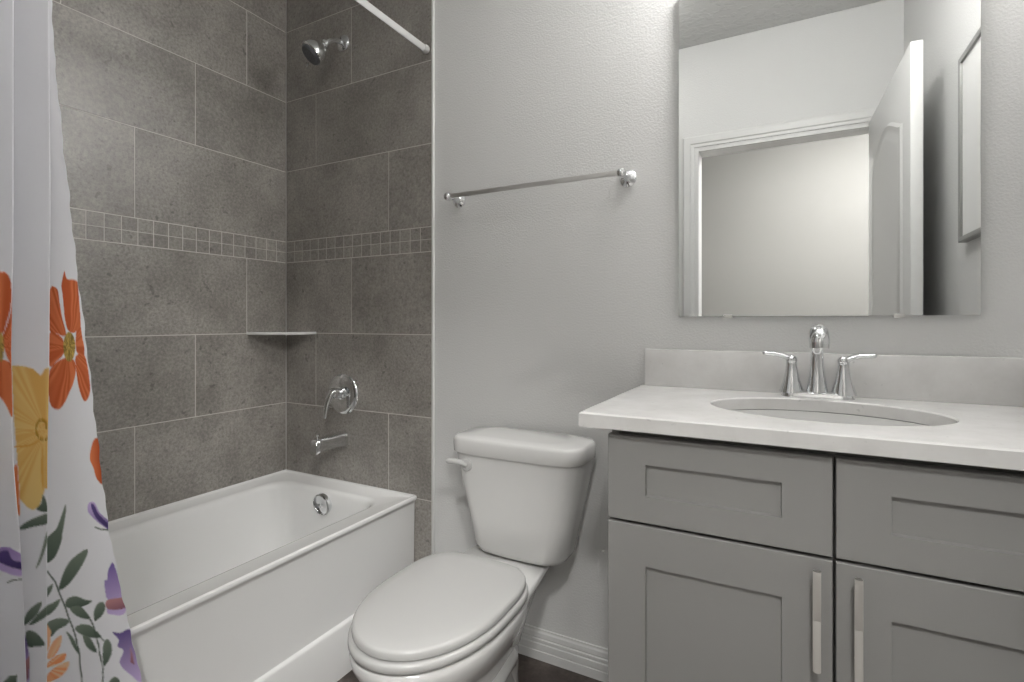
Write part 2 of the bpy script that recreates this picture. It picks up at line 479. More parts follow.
# corner shelf
bm = BM()
def shelf_ring(R, z):
    P = [Vector((-0.0015, -0.0085, z))]
    for k in range(25):
        a = PI / 2 * k / 24
        P.append(Vector((-0.0015 + R * math.cos(a), -0.0085 - R * math.sin(a), z)))
    return P
loft(bm, [shelf_ring(0.186, 1.056), shelf_ring(0.190, 1.0585), shelf_ring(0.190, 1.0655), shelf_ring(0.187, 1.068)])
sh = obj('corner_shelf', bm, M['quartz'])
sh['label'] = 'white quarter round corner shelf where the two tile walls meet'; sh['category'] = 'shelf'

# ------------------------------------------------------------------ curtain rod and shower curtain
RX, RZ = 0.768, 2.118
t = thing('curtain_rod', 'white straight shower curtain rod above the tub edge', 'curtain rod', (RX, -0.008, RZ))
bm = BM(); tube(bm, [(RX, -0.020, RZ), (RX, -0.80, RZ)], 0.0125, 20); tube(bm, [(RX, -0.78, RZ), (RX, -1.528, RZ)], 0.0108, 20); obj('rod_tube', bm, M['rod'], t)
for y, d in ((-0.0085, -1), (YF + 0.0085, 1)):
    bm = BM(); lathe(bm, (RX, y, RZ), (0, d, 0), [(0.015, 0), (0.0165, 0.003), (0.0165, 0.012), (0.0145, 0.018), (0.0135, 0.022)], 24); obj('end_cap', bm, M['plastic'], t)

def lerp_table(tab, z):
    tab = sorted(tab)
    zs = [a for a, _ in tab]; vs = [b for _, b in tab]
    return np.interp(z, zs, vs)
E_TAB = [(2.08, -1.135), (1.692, -1.116), (1.603, -1.113), (1.515, -1.106), (1.426, -1.099), (1.336, -1.091), (1.207, -1.081), (1.095, -1.069), (0.96, -1.055), (0.863, -1.045), (0.762, -1.034), (0.682, -1.024), (0.554, -1.003), (0.37, -0.971), (0.06, -0.925)]
B_TAB = [(2.08, -1.128), (1.678, -1.128), (1.325, -1.126), (1.06, -1.128), (0.867, -1.131), (0.477, -1.132), (0.06, -1.132)]
C_TAB = [(2.08, -1.172), (1.652, -1.175), (1.231, -1.176), (1.063, -1.179), (0.877, -1.176), (0.753, -1.168), (0.636, -1.163), (0.493, -1.159), (0.06, -1.152)]
def curtain_columns():
    """per column: (segment index, fraction in segment, cloth coordinate s)"""
    seg_n = [96, 12, 44, 12, 44] + [8] * 12
    seg_w = [0.165, 0.05, 0.085, 0.05, 0.085] + [0.07] * 12
    cols = []; s = 0.0
    for i, (n, w) in enumerate(zip(seg_n, seg_w)):
        for k in range(n):
            cols.append((i, k / n, s + w * k / n))
        s += w
    cols.append((len(seg_n) - 1, 1.0, s))
    return cols
def curtain_row(z, cols):
    yE, yB, yC = (float(lerp_table(T, z)) for T in (E_TAB, B_TAB, C_TAB))
    hi = np.interp(z, [0.06, 2.08], [0.803, 0.796]); lo = np.interp(z, [0.06, 2.08], [0.752, 0.745])
    yE += 0.0009 * math.sin(z * 52) + 0.0007 * math.sin(z * 131 + 1)
    P = [(0.775, yE), (lo, min(yE - 0.02, yB - 0.008)), (hi, yB), (lo, yB - 0.055), (hi, yC), (lo, yC - 0.055)]
    y = yC
    for k in range(12):
        y -= 0.024 + 0.003 * math.sin(k * 2.1 + z)
        P.append(((hi, lo)[k % 2] + 0.004 * math.sin(k * 1.7 + 2 * z), y - (0.02 if k % 2 == 0 else 0.03)))
    xy = np.array([(P[i][0] + (P[i + 1][0] - P[i][0]) * f, P[i][1] + (P[i + 1][1] - P[i][1]) * f) for i, f, s in cols])
    # belly in the free panel, softened creases
    for j, (i, f, s) in enumerate(cols):
        if i == 0: xy[j, 0] += 0.006 * math.sin(PI * f) + 0.003 * math.sin(7 * z + 3 * f)
    for it in range(3):
        q = xy.copy()
        q[1:-1] = 0.25 * xy[:-2] + 0.5 * xy[1:-1] + 0.25 * xy[2:]
        xy = q
    return xy
# printed flowers and leaves in cloth coordinates (s along the cloth, z height, metres): outline, two print colours, brush direction
MOTIFS = [
([(0.0657,1.1612),(0.0655,1.1672),(0.0659,1.1717),(0.0647,1.1773),(0.0609,1.1871),(0.0567,1.1977),(0.0525,1.2038),(0.0502,1.2016),(0.0483,1.195),(0.0445,1.1898),(0.0374,1.1884),(0.029,1.1884),(0.0207,1.1882),(0.0131,1.1878),(0.0061,1.1872),(0.0008,1.1845),(-0.0004,1.1788),(0.0019,1.1712),(0.0061,1.162),(0.0087,1.1499),(0.0087,1.1366),(0.0109,1.125),(0.0141,1.1166),(0.0167,1.1102),(0.0195,1.1044),(0.0243,1.0984),(0.0298,1.0933),(0.0362,1.0901),(0.0435,1.0894),(0.0508,1.0906),(0.057,1.0931),(0.0611,1.0971),(0.0639,1.1023),(0.0657,1.1086),(0.0665,1.116),(0.066,1.1242),(0.0657,1.1329),(0.0661,1.1427),(0.0664,1.1526)],(0.527,0.097,0.029),(0.809,0.243,0.097),('stroke',0.0588,1.0637,26)),
([(0.108,1.1687),(0.099,1.1752),(0.0883,1.1737),(0.0807,1.1698),(0.0786,1.1648),(0.0793,1.1575),(0.0791,1.149),(0.0773,1.1386),(0.0754,1.1273),(0.0746,1.1167),(0.0721,1.1065),(0.0681,1.0973),(0.0654,1.0903),(0.0653,1.086),(0.0672,1.084),(0.0711,1.0834),(0.0783,1.0845),(0.0874,1.0868),(0.0956,1.0893),(0.1032,1.0889),(0.11,1.0887),(0.1146,1.0958),(0.1158,1.1184),(0.1136,1.1475)],(0.527,0.097,0.029),(0.809,0.243,0.097),('stroke',0.0588,1.0637,26)),
([(0.1146,1.0893),(0.1033,1.0918),(0.0878,1.0866),(0.0764,1.0794),(0.0729,1.0709),(0.0739,1.0606),(0.0768,1.0518),(0.0829,1.0455),(0.0915,1.0408),(0.0995,1.0369),(0.1071,1.0315),(0.1141,1.0271),(0.1181,1.0301),(0.1198,1.048),(0.119,1.0725)],(0.527,0.097,0.029),(0.809,0.243,0.097),('stroke',0.0588,1.0637,26)),
([(0.1191,1.0212),(0.1073,1.0322),(0.0917,1.0389),(0.0771,1.0429),(0.0651,1.044),(0.0549,1.0422),(0.0472,1.039),(0.0434,1.0345),(0.0431,1.0289),(0.045,1.0223),(0.0483,1.0144),(0.0521,1.0059),(0.0556,0.998),(0.0593,0.9909),(0.0642,0.9845),(0.0697,0.9781),(0.0756,0.9709),(0.0811,0.9639),(0.0862,0.9582),(0.0911,0.9533),(0.0962,0.9498),(0.1016,0.9489),(0.1088,0.9508),(0.1163,0.9554),(0.1216,0.9644),(0.1234,0.982),(0.1234,1.0036)],(0.527,0.097,0.029),(0.809,0.243,0.097),('stroke',0.0588,1.0637,26)),
([(0.0393,1.047),(0.0309,1.0499),(0.0192,1.0499),(0.0094,1.0463),(0.0045,1.0373),(0.0058,1.0249),(0.0079,1.0126),(0.0062,1.0006),(0.0043,0.9889),(0.0064,0.9788),(0.0126,0.9695),(0.0193,0.9621),(0.0251,0.9588),(0.0305,0.9618),(0.0353,0.9687),(0.0382,0.9764),(0.0401,0.9846),(0.0422,0.9933),(0.0444,1.0016),(0.0457,1.0088),(0.0461,1.0154),(0.045,1.0223),(0.0432,1.0314),(0.0422,1.0406)],(0.527,0.097,0.029),(0.809,0.243,0.097),('stroke',0.0588,1.0637,26)),
([(0.0178,1.1209),(0.0162,1.1152),(0.0154,1.1019),(0.0113,1.0879),(0.0096,1.0729),(0.0096,1.0576),(0.0101,1.0471),(0.0169,1.0447),(0.0264,1.0472),(0.034,1.051),(0.0376,1.0557),(0.0384,1.0616),(0.038,1.0675),(0.0371,1.0723),(0.0352,1.077),(0.0327,1.0839),(0.03,1.0976),(0.0246,1.1131)],(0.527,0.097,0.029),(0.809,0.243,0.097),('stroke',0.0588,1.0637,26)),
([(0.0395,1.0634),(0.0422,1.0538),(0.0458,1.0455),(0.0516,1.0394),(0.0583,1.0362),(0.0646,1.0364),(0.0699,1.0398),(0.0742,1.0461),(0.0771,1.0545),(0.0771,1.0639),(0.0743,1.0734),(0.0698,1.0817),(0.0643,1.0878),(0.058,1.0911),(0.0512,1.091),(0.0447,1.0877),(0.0399,1.0814),(0.038,1.073)],(0.153,0.114,0.032),(0.772,0.527,0.136),('stroke',0.0588,1.0637,19)),
([(0.0481,1.0631),(0.0495,1.0574),(0.0517,1.0524),(0.0547,1.0488),(0.058,1.0468),(0.0615,1.0469),(0.0645,1.049),(0.0669,1.0527),(0.0682,1.0577),(0.0682,1.0634),(0.0665,1.0691),(0.0637,1.0741),(0.0602,1.0778),(0.0566,1.0798),(0.0528,1.0797),(0.0498,1.0777),(0.0479,1.0739),(0.0474,1.0689)],(0.772,0.527,0.136),(0.153,0.114,0.032),('stroke',0.0588,1.0637,31)),
([(0.3906,1.189),(0.3855,1.1979),(0.3778,1.1958),(0.3711,1.1932),(0.3669,1.1937),(0.3639,1.1935),(0.3613,1.1916),(0.3584,1.1879),(0.356,1.1827),(0.3543,1.1752),(0.3531,1.1639),(0.3527,1.1506),(0.3535,1.1382),(0.3551,1.1272),(0.3574,1.1173),(0.3597,1.1087),(0.3612,1.1011),(0.3628,1.0949),(0.3658,1.0903),(0.3721,1.084),(0.3795,1.0796),(0.3854,1.0868),(0.3891,1.1175),(0.3912,1.1587)],(0.527,0.097,0.029),(0.809,0.243,0.097),('stroke',0.3671,1.068,24)),
([(0.35,1.1642),(0.3493,1.154),(0.3486,1.1365),(0.3478,1.1198),(0.3478,1.107),(0.3479,1.0953),(0.3477,1.0828),(0.347,1.0664),(0.3467,1.0497),(0.3473,1.0385),(0.3497,1.0361),(0.3525,1.0394),(0.3558,1.0442),(0.3581,1.0501),(0.3602,1.0575),(0.362,1.0646),(0.3639,1.0709),(0.3654,1.0767),(0.3656,1.083),(0.3641,1.0898),(0.3615,1.0968),(0.3589,1.105),(0.3562,1.1158),(0.3534,1.1274),(0.3516,1.1383),(0.3506,1.1503),(0.3505,1.1611)],(0.527,0.097,0.029),(0.809,0.243,0.097),('stroke',0.3671,1.068,24)),
([(0.3883,1.0468),(0.3809,1.0503),(0.371,1.0488),(0.3623,1.0462),(0.3563,1.044),(0.3518,1.0405),(0.3487,1.0348),(0.3474,1.0256),(0.3477,1.0141),(0.348,1.0015),(0.348,0.9858),(0.3484,0.9694),(0.3489,0.9571),(0.3502,0.9511),(0.3518,0.9494),(0.3536,0.9507),(0.3558,0.9551),(0.358,0.9621),(0.3607,0.9688),(0.3633,0.974),(0.3662,0.9787),(0.3702,0.9839),(0.3768,0.9892),(0.3841,0.9948),(0.3893,1.003),(0.3914,1.0177),(0.3913,1.0347)],(0.527,0.097,0.029),(0.809,0.243,0.097),('stroke',0.3671,1.068,24)),
([(0.3626,1.0679),(0.3629,1.0593),(0.3638,1.0518),(0.3652,1.0462),(0.3668,1.0433),(0.3683,1.0433),(0.3696,1.0463),(0.3707,1.0519),(0.3713,1.0595),(0.3717,1.068),(0.3716,1.0766),(0.371,1.0841),(0.3698,1.0896),(0.3685,1.0926),(0.3669,1.0926),(0.3653,1.0896),(0.3641,1.084),(0.3632,1.0765)],(0.153,0.114,0.032),(0.772,0.527,0.136),('stroke',0.3671,1.068,17)),
([(0.276,1.0345),(0.2567,1.0328),(0.2427,1.0279),(0.2349,1.02),(0.2303,1.0152),(0.2234,1.0274),(0.2138,1.0298),(0.2116,0.8913),(0.2126,0.814),(0.2207,0.8178),(0.2235,0.8073),(0.2295,0.7867),(0.24,0.7813),(0.2504,0.7888),(0.2607,0.8032),(0.2629,0.8491),(0.2668,0.895),(0.2719,0.9522)],(0.809,0.457,0.12),(0.9,0.668,0.262),('stroke',0.2202,0.9197,30)),
([(0.2681,0.8951),(0.2615,0.8956),(0.2524,0.896),(0.244,0.8972),(0.237,0.9007),(0.231,0.9049),(0.2268,0.9076),(0.2242,0.9078),(0.2234,0.9065),(0.225,0.9044),(0.2297,0.9009),(0.2367,0.8966),(0.244,0.8934),(0.2523,0.892),(0.2607,0.8918),(0.2667,0.892),(0.2698,0.8927),(0.2703,0.894)],(0.772,0.393,0.082),(0.809,0.457,0.12),('wash',0.0,1.0)),
([(0.2265,0.8922),(0.227,0.8794),(0.2274,0.8619),(0.2274,0.8461),(0.2265,0.8321),(0.225,0.8201),(0.2238,0.815),(0.2231,0.8203),(0.2226,0.8321),(0.2226,0.8457),(0.2228,0.8621),(0.2235,0.8796),(0.2243,0.892),(0.2252,0.8973),(0.2259,0.8973)],(0.819,0.444,0.097),(0.809,0.457,0.12),('wash',0.0,1.0)),
([(0.2173,0.9243),(0.2182,0.9214),(0.2199,0.9207),(0.2212,0.9229),(0.2212,0.9262),(0.22,0.9283),(0.2184,0.9274)],(0.457,0.234,0.032),(0.643,0.335,0.048),('wash',0.0,1.0)),
([(0.2323,0.9124),(0.2329,0.9094),(0.2343,0.9087),(0.2356,0.9109),(0.2356,0.9142),(0.2344,0.9162),(0.2329,0.9154)],(0.457,0.234,0.032),(0.643,0.335,0.048),('wash',0.0,1.0)),
([(0.223,0.9374),(0.2237,0.9345),(0.2252,0.9338),(0.2264,0.9359),(0.2264,0.9393),(0.2252,0.9413),(0.2237,0.9405)],(0.457,0.234,0.032),(0.643,0.335,0.048),('wash',0.0,1.0)),
([(0.2141,0.9058),(0.2148,0.9028),(0.2163,0.902),(0.217,0.9043),(0.2172,0.9077),(0.2165,0.9096),(0.215,0.9088)],(0.457,0.234,0.032),(0.643,0.335,0.048),('wash',0.0,1.0)),
([(0.2341,0.9282),(0.2346,0.9253),(0.2361,0.9246),(0.2373,0.9268),(0.2374,0.9301),(0.2363,0.9321),(0.2348,0.9313)],(0.457,0.234,0.032),(0.643,0.335,0.048),('wash',0.0,1.0)),
([(0.2176,0.9299),(0.2185,0.927),(0.2201,0.9263),(0.2213,0.9285),(0.2214,0.9318),(0.2202,0.9339),(0.2185,0.933)],(0.457,0.234,0.032),(0.643,0.335,0.048),('wash',0.0,1.0)),
([(0.2267,0.905),(0.2272,0.9021),(0.2287,0.9014),(0.2299,0.9036),(0.23,0.9069),(0.2288,0.9089),(0.2273,0.9081)],(0.457,0.234,0.032),(0.643,0.335,0.048),('wash',0.0,1.0)),
([(0.2279,0.9376),(0.2286,0.9347),(0.2299,0.934),(0.2312,0.9361),(0.2313,0.9395),(0.2301,0.9415),(0.2286,0.9407)],(0.457,0.234,0.032),(0.643,0.335,0.048),('wash',0.0,1.0)),
([(0.2085,0.9157),(0.2092,0.9127),(0.2107,0.9119),(0.2119,0.914),(0.2121,0.9174),(0.2109,0.9195),(0.2094,0.9187)],(0.457,0.234,0.032),(0.643,0.335,0.048),('wash',0.0,1.0)),
([(0.234,0.9184),(0.2347,0.9155),(0.2362,0.9148),(0.2374,0.917),(0.2374,0.9203),(0.2363,0.9223),(0.2348,0.9215)],(0.457,0.234,0.032),(0.643,0.335,0.048),('wash',0.0,1.0)),
([(0.2205,0.9353),(0.2212,0.9323),(0.2225,0.9316),(0.2239,0.9338),(0.2239,0.9372),(0.2227,0.9392),(0.2212,0.9383)],(0.457,0.234,0.032),(0.643,0.335,0.048),('wash',0.0,1.0)),
([(0.2188,0.9033),(0.2195,0.9004),(0.221,0.8997),(0.2222,0.9019),(0.2224,0.9052),(0.2212,0.9072),(0.2196,0.9064)],(0.457,0.234,0.032),(0.643,0.335,0.048),('wash',0.0,1.0)),
([(0.2323,0.9331),(0.233,0.9302),(0.2345,0.9295),(0.2357,0.9316),(0.2357,0.935),(0.2345,0.937),(0.233,0.9362)],(0.457,0.234,0.032),(0.643,0.335,0.048),('wash',0.0,1.0)),
([(0.2172,0.9263),(0.2179,0.9234),(0.2197,0.9228),(0.221,0.9249),(0.221,0.9283),(0.2198,0.9303),(0.2181,0.9294)],(0.457,0.234,0.032),(0.643,0.335,0.048),('wash',0.0,1.0)),
([(0.2305,0.9091),(0.231,0.9061),(0.2325,0.9055),(0.2337,0.9076),(0.2339,0.911),(0.2327,0.913),(0.2312,0.9121)],(0.457,0.234,0.032),(0.643,0.335,0.048),('wash',0.0,1.0)),
([(0.2248,0.938),(0.2255,0.9351),(0.227,0.9344),(0.2282,0.9365),(0.2282,0.9399),(0.227,0.9419),(0.2255,0.9411)],(0.457,0.234,0.032),(0.643,0.335,0.048),('wash',0.0,1.0)),
([(0.2118,0.9089),(0.2122,0.9059),(0.2137,0.9051),(0.2151,0.9072),(0.2151,0.9106),(0.2139,0.9126),(0.2124,0.9119)],(0.457,0.234,0.032),(0.643,0.335,0.048),('wash',0.0,1.0)),
([(0.2344,0.9247),(0.2351,0.9217),(0.2366,0.921),(0.2378,0.9232),(0.2378,0.9265),(0.2366,0.9285),(0.2351,0.9277)],(0.457,0.234,0.032),(0.643,0.335,0.048),('wash',0.0,1.0)),
([(0.2185,0.9321),(0.2192,0.9292),(0.2207,0.9285),(0.2219,0.9307),(0.2221,0.934),(0.2209,0.936),(0.2193,0.9352)],(0.457,0.234,0.032),(0.643,0.335,0.048),('wash',0.0,1.0)),
([(0.2238,0.9036),(0.2244,0.9006),(0.2259,0.9),(0.2271,0.9022),(0.2272,0.9055),(0.226,0.9075),(0.2245,0.9067)],(0.457,0.234,0.032),(0.643,0.335,0.048),('wash',0.0,1.0)),
([(0.2298,0.9365),(0.2303,0.9335),(0.2318,0.9328),(0.233,0.935),(0.2332,0.9383),(0.232,0.9403),(0.2305,0.9395)],(0.457,0.234,0.032),(0.643,0.335,0.048),('wash',0.0,1.0)),
([(0.2076,0.9208),(0.2082,0.9177),(0.2097,0.917),(0.2109,0.9191),(0.2109,0.9224),(0.2097,0.9245),(0.2082,0.9238)],(0.457,0.234,0.032),(0.643,0.335,0.048),('wash',0.0,1.0)),
([(0.2331,0.9146),(0.2338,0.9117),(0.2353,0.911),(0.2365,0.9132),(0.2365,0.9165),(0.2353,0.9185),(0.2338,0.9177)],(0.457,0.234,0.032),(0.643,0.335,0.048),('wash',0.0,1.0)),
([(0.222,0.9368),(0.2226,0.9338),(0.2241,0.9331),(0.2253,0.9353),(0.2253,0.9386),(0.2241,0.9406),(0.2226,0.9398)],(0.457,0.234,0.032),(0.643,0.335,0.048),('wash',0.0,1.0)),
([(0.2159,0.9044),(0.2166,0.9014),(0.2178,0.9009),(0.2193,0.9031),(0.2194,0.9065),(0.218,0.9084),(0.2167,0.9074)],(0.457,0.234,0.032),(0.643,0.335,0.048),('wash',0.0,1.0)),
([(0.2335,0.9303),(0.234,0.9273),(0.2355,0.9266),(0.2367,0.9288),(0.2369,0.9321),(0.2357,0.9341),(0.2342,0.9333)],(0.457,0.234,0.032),(0.643,0.335,0.048),('wash',0.0,1.0)),
([(0.266,0.8646),(0.2683,0.8623),(0.2709,0.8551),(0.2728,0.8462),(0.2732,0.8356),(0.2727,0.8236),(0.2717,0.8119),(0.2697,0.8001),(0.2671,0.7891),(0.2648,0.7808),(0.2627,0.7759),(0.261,0.7741),(0.26,0.7758),(0.26,0.7824),(0.2607,0.7925),(0.2614,0.8033),(0.2618,0.8148),(0.2623,0.8267),(0.2629,0.8377),(0.2636,0.8491),(0.2646,0.8594)],(0.9,0.282,0.092),(0.809,0.243,0.097),('wash',0.0,1.0)),
([(0.2347,0.7815),(0.2338,0.7846),(0.23,0.7881),(0.2267,0.7922),(0.2256,0.7981),(0.2251,0.8043),(0.2242,0.8073),(0.2223,0.8048),(0.2201,0.7992),(0.218,0.7932),(0.2159,0.7863),(0.214,0.7797),(0.2147,0.7754),(0.2208,0.7756),(0.2294,0.7783)],(0.092,0.127,0.1),(0.208,0.252,0.199),('wash',0.0,1.0)),
([(0.2597,0.7555),(0.2558,0.7586),(0.2503,0.762),(0.2434,0.7652),(0.2331,0.7689),(0.2218,0.7723),(0.2136,0.7731),(0.2104,0.769),(0.2104,0.762),(0.2134,0.7561),(0.2209,0.7537),(0.2308,0.7529),(0.2398,0.7521),(0.2475,0.7506),(0.2543,0.7493),(0.2588,0.749),(0.2611,0.7504),(0.2613,0.7528)],(0.092,0.127,0.1),(0.208,0.252,0.199),('wash',0.0,1.0)),
([(0.2356,0.6783),(0.2343,0.6831),(0.2311,0.6924),(0.2276,0.7034),(0.2238,0.718),(0.22,0.7339),(0.2151,0.744),(0.215,0.7464),(0.214,0.7433),(0.2145,0.7363),(0.2152,0.7235),(0.2211,0.7083),(0.2251,0.6953),(0.2294,0.6862),(0.2334,0.6799)],(0.208,0.252,0.199),(0.282,0.324,0.272),('wash',0.0,1.0)),
([(0.2528,0.5961),(0.2506,0.6015),(0.2473,0.607),(0.2432,0.6117),(0.2366,0.6161),(0.2294,0.6196),(0.2249,0.6199),(0.2252,0.615),(0.2283,0.6072),(0.2327,0.5997),(0.2394,0.5924),(0.2472,0.5857),(0.2528,0.5824),(0.2546,0.5847),(0.2543,0.5903)],(0.092,0.127,0.1),(0.208,0.252,0.199),('wash',0.0,1.0)),
([(0.2466,0.5817),(0.2448,0.5852),(0.2405,0.5904),(0.2361,0.5952),(0.2327,0.5989),(0.2293,0.6021),(0.2256,0.605),(0.2211,0.6087),(0.2165,0.6115),(0.2133,0.6127),(0.2117,0.6093),(0.2114,0.6033),(0.2133,0.5973),(0.2186,0.5925),(0.226,0.5883),(0.2326,0.5851),(0.2387,0.5826),(0.2439,0.5812)],(0.092,0.127,0.1),(0.208,0.252,0.199),('wash',0.0,1.0)),
([(0.2507,0.5706),(0.248,0.573),(0.2438,0.5727),(0.2396,0.5709),(0.2353,0.5676),(0.231,0.563),(0.2274,0.5581),(0.2237,0.5524),(0.2208,0.5466),(0.2203,0.5426),(0.2242,0.5414),(0.2303,0.5419),(0.2361,0.5428),(0.2408,0.543),(0.2451,0.5436),(0.2482,0.5465),(0.2503,0.5541),(0.2512,0.5636)],(0.092,0.127,0.1),(0.208,0.252,0.199),('wash',0.0,1.0)),
([(0.2569,0.5739),(0.2593,0.5691),(0.2613,0.5597),(0.262,0.552),(0.2599,0.549),(0.2567,0.5478),(0.2551,0.5451),(0.2575,0.5393),(0.2613,0.5324),(0.2636,0.5258),(0.2626,0.5206),(0.2602,0.5158),(0.2585,0.5096),(0.2594,0.4994),(0.261,0.488),(0.2608,0.4797),(0.2569,0.4752),(0.2513,0.4738),(0.2471,0.4769),(0.2453,0.4866),(0.2448,0.5006),(0.2451,0.5146),(0.2458,0.5285),(0.2474,0.542),(0.2492,0.5535),(0.2517,0.5635),(0.2544,0.571)],(0.651,0.513,0.809),(0.183,0.12,0.381),('wash',0.0,1.0)),
([(0.2551,0.5165),(0.2447,0.5298),(0.2457,0.4918),(0.2526,0.4818)],(0.282,0.12,0.172),(0.564,0.282,0.282),('wash',0.0,1.0)),
([(0.3898,0.4991),(0.3794,0.5102),(0.3661,0.5101),(0.3682,0.4946)],(0.092,0.127,0.1),(0.208,0.252,0.199),('wash',0.0,1.0)),
([(0.3967,0.7274),(0.39,0.7305),(0.3811,0.7313),(0.3735,0.7308),(0.3683,0.7291),(0.3645,0.7262),(0.3606,0.7227),(0.3551,0.7188),(0.3497,0.7145),(0.3461,0.709),(0.3449,0.6996),(0.3453,0.6889),(0.3474,0.6809),(0.3517,0.6779),(0.3574,0.6787),(0.3627,0.6802),(0.367,0.6816),(0.3708,0.6838),(0.3757,0.687),(0.3835,0.6915),(0.3919,0.697),(0.3978,0.7033),(0.4,0.7117),(0.3995,0.7207)],(0.651,0.513,0.809),(0.393,0.272,0.587),('wash',0.0,1.0)),
([(0.3971,0.7181),(0.3934,0.7204),(0.3884,0.7224),(0.3837,0.7238),(0.3793,0.7251),(0.3752,0.7258),(0.3717,0.7245),(0.3696,0.7195),(0.3681,0.7127),(0.3654,0.7071),(0.3595,0.7041),(0.3524,0.7023),(0.3474,0.7007),(0.3456,0.6965),(0.3458,0.6916),(0.3482,0.6885),(0.3534,0.6889),(0.3614,0.6921),(0.3686,0.6954),(0.3746,0.6987),(0.3798,0.7022),(0.3846,0.7052),(0.3898,0.7073),(0.3943,0.7089),(0.3975,0.7107),(0.3989,0.7131),(0.3987,0.7157)],(0.068,0.048,0.161),(0.12,0.079,0.257),('wash',0.0,1.0)),
([(0.3763,0.6682),(0.3663,0.6719),(0.3497,0.6706),(0.3496,0.673),(0.3666,0.6743),(0.377,0.6705)],(0.092,0.127,0.1),(0.092,0.127,0.1),('wash',0.0,1.0)),
([(0.0952,0.7728),(0.094,0.7717),(0.0941,0.7662),(0.0947,0.7596),(0.0961,0.7521),(0.0981,0.7438),(0.1001,0.7362),(0.1018,0.7301),(0.103,0.725),(0.1042,0.7201),(0.1046,0.7152),(0.105,0.7107),(0.1061,0.7057),(0.1084,0.6994),(0.1116,0.6928),(0.115,0.6871),(0.1182,0.6822),(0.1214,0.6782),(0.1249,0.6754),(0.1295,0.6726),(0.1342,0.6711),(0.1375,0.6739),(0.1383,0.685),(0.1378,0.7001),(0.1364,0.7122),(0.1334,0.7185),(0.129,0.7218),(0.1249,0.7244),(0.122,0.7265),(0.1194,0.7279),(0.1169,0.7302),(0.114,0.7341),(0.1111,0.739),(0.1079,0.7453),(0.1034,0.7552),(0.0988,0.7662)],(0.092,0.127,0.1),(0.208,0.252,0.199),('wash',0.0,1.0)),
([(0.0533,0.6777),(0.0533,0.6727),(0.0576,0.6645),(0.063,0.6564),(0.0687,0.6492),(0.0753,0.6422),(0.0819,0.6358),(0.0884,0.6297),(0.0942,0.6244),(0.0997,0.6202),(0.1053,0.6172),(0.1104,0.6154),(0.1141,0.6148),(0.1162,0.6154),(0.1169,0.6173),(0.1165,0.6213),(0.1143,0.6289),(0.1106,0.6385),(0.1056,0.6474),(0.1004,0.6551),(0.0945,0.6618),(0.0871,0.6675),(0.0753,0.6729),(0.062,0.6771)],(0.092,0.127,0.1),(0.208,0.252,0.199),('wash',0.0,1.0)),
([(0.1379,0.6575),(0.1244,0.6333),(0.1153,0.604),(0.1073,0.5759),(0.0999,0.5433),(0.0948,0.5153),(0.0913,0.4791),(0.0909,0.4444),(0.0923,0.4101),(0.0899,0.4088),(0.0884,0.4432),(0.0887,0.4784),(0.092,0.5149),(0.0972,0.5433),(0.1045,0.5761),(0.1125,0.6042),(0.1216,0.634),(0.1354,0.6587)],(0.092,0.127,0.1),(0.092,0.127,0.1),('wash',0.0,1.0)),
([(0.1378,0.6259),(0.1263,0.6313),(0.1289,0.6191),(0.1379,0.607)],(0.092,0.127,0.1),(0.208,0.252,0.199),('wash',0.0,1.0)),
([(0.1073,0.5849),(0.1062,0.5888),(0.1039,0.5928),(0.1006,0.5954),(0.0958,0.5959),(0.0902,0.5951),(0.0847,0.5931),(0.0794,0.5894),(0.0742,0.5846),(0.0696,0.5805),(0.0642,0.5777),(0.0596,0.5756),(0.0575,0.5738),(0.0596,0.572),(0.0641,0.5705),(0.0695,0.5697),(0.0756,0.5698),(0.0824,0.5706),(0.0885,0.5717),(0.0938,0.573),(0.0983,0.5747),(0.102,0.5767),(0.1049,0.5792),(0.1067,0.5819)],(0.092,0.127,0.1),(0.208,0.252,0.199),('wash',0.0,1.0)),
([(0.0989,0.5755),(0.0948,0.5766),(0.0883,0.5758),(0.0824,0.5736),(0.078,0.5696),(0.0742,0.5642),(0.0711,0.5586),(0.0678,0.5517),(0.0655,0.5447),(0.0653,0.5406),(0.0692,0.5414),(0.075,0.545),(0.0805,0.549),(0.085,0.553),(0.0892,0.5574),(0.0929,0.5619),(0.0962,0.567),(0.0988,0.5721)],(0.092,0.127,0.1),(0.208,0.252,0.199),('wash',0.0,1.0)),
([(0.0595,0.5342),(0.0592,0.5394),(0.0581,0.5463),(0.0563,0.5525),(0.0538,0.5576),(0.0506,0.5619),(0.0476,0.5648),(0.044,0.566),(0.0404,0.5657),(0.0376,0.564),(0.0358,0.5604),(0.035,0.5555),(0.0356,0.5508),(0.0378,0.5463),(0.041,0.5421),(0.0442,0.5387),(0.0479,0.536),(0.0518,0.5342),(0.0548,0.5331),(0.057,0.5323),(0.0586,0.5324)],(0.092,0.127,0.1),(0.208,0.252,0.199),('wash',0.0,1.0)),
([(0.1387,0.5601),(0.1345,0.5634),(0.128,0.5646),(0.1212,0.5642),(0.1136,0.5616),(0.1062,0.5573),(0.1015,0.5532),(0.1014,0.55),(0.1041,0.5471),(0.1077,0.5449),(0.1121,0.5438),(0.1172,0.5433),(0.1218,0.5422),(0.1257,0.5393),(0.1288,0.5359),(0.1314,0.534),(0.1334,0.5339),(0.1349,0.5353),(0.1361,0.5385),(0.1378,0.5452),(0.1393,0.5536)],(0.092,0.127,0.1),(0.208,0.252,0.199),('wash',0.0,1.0)),
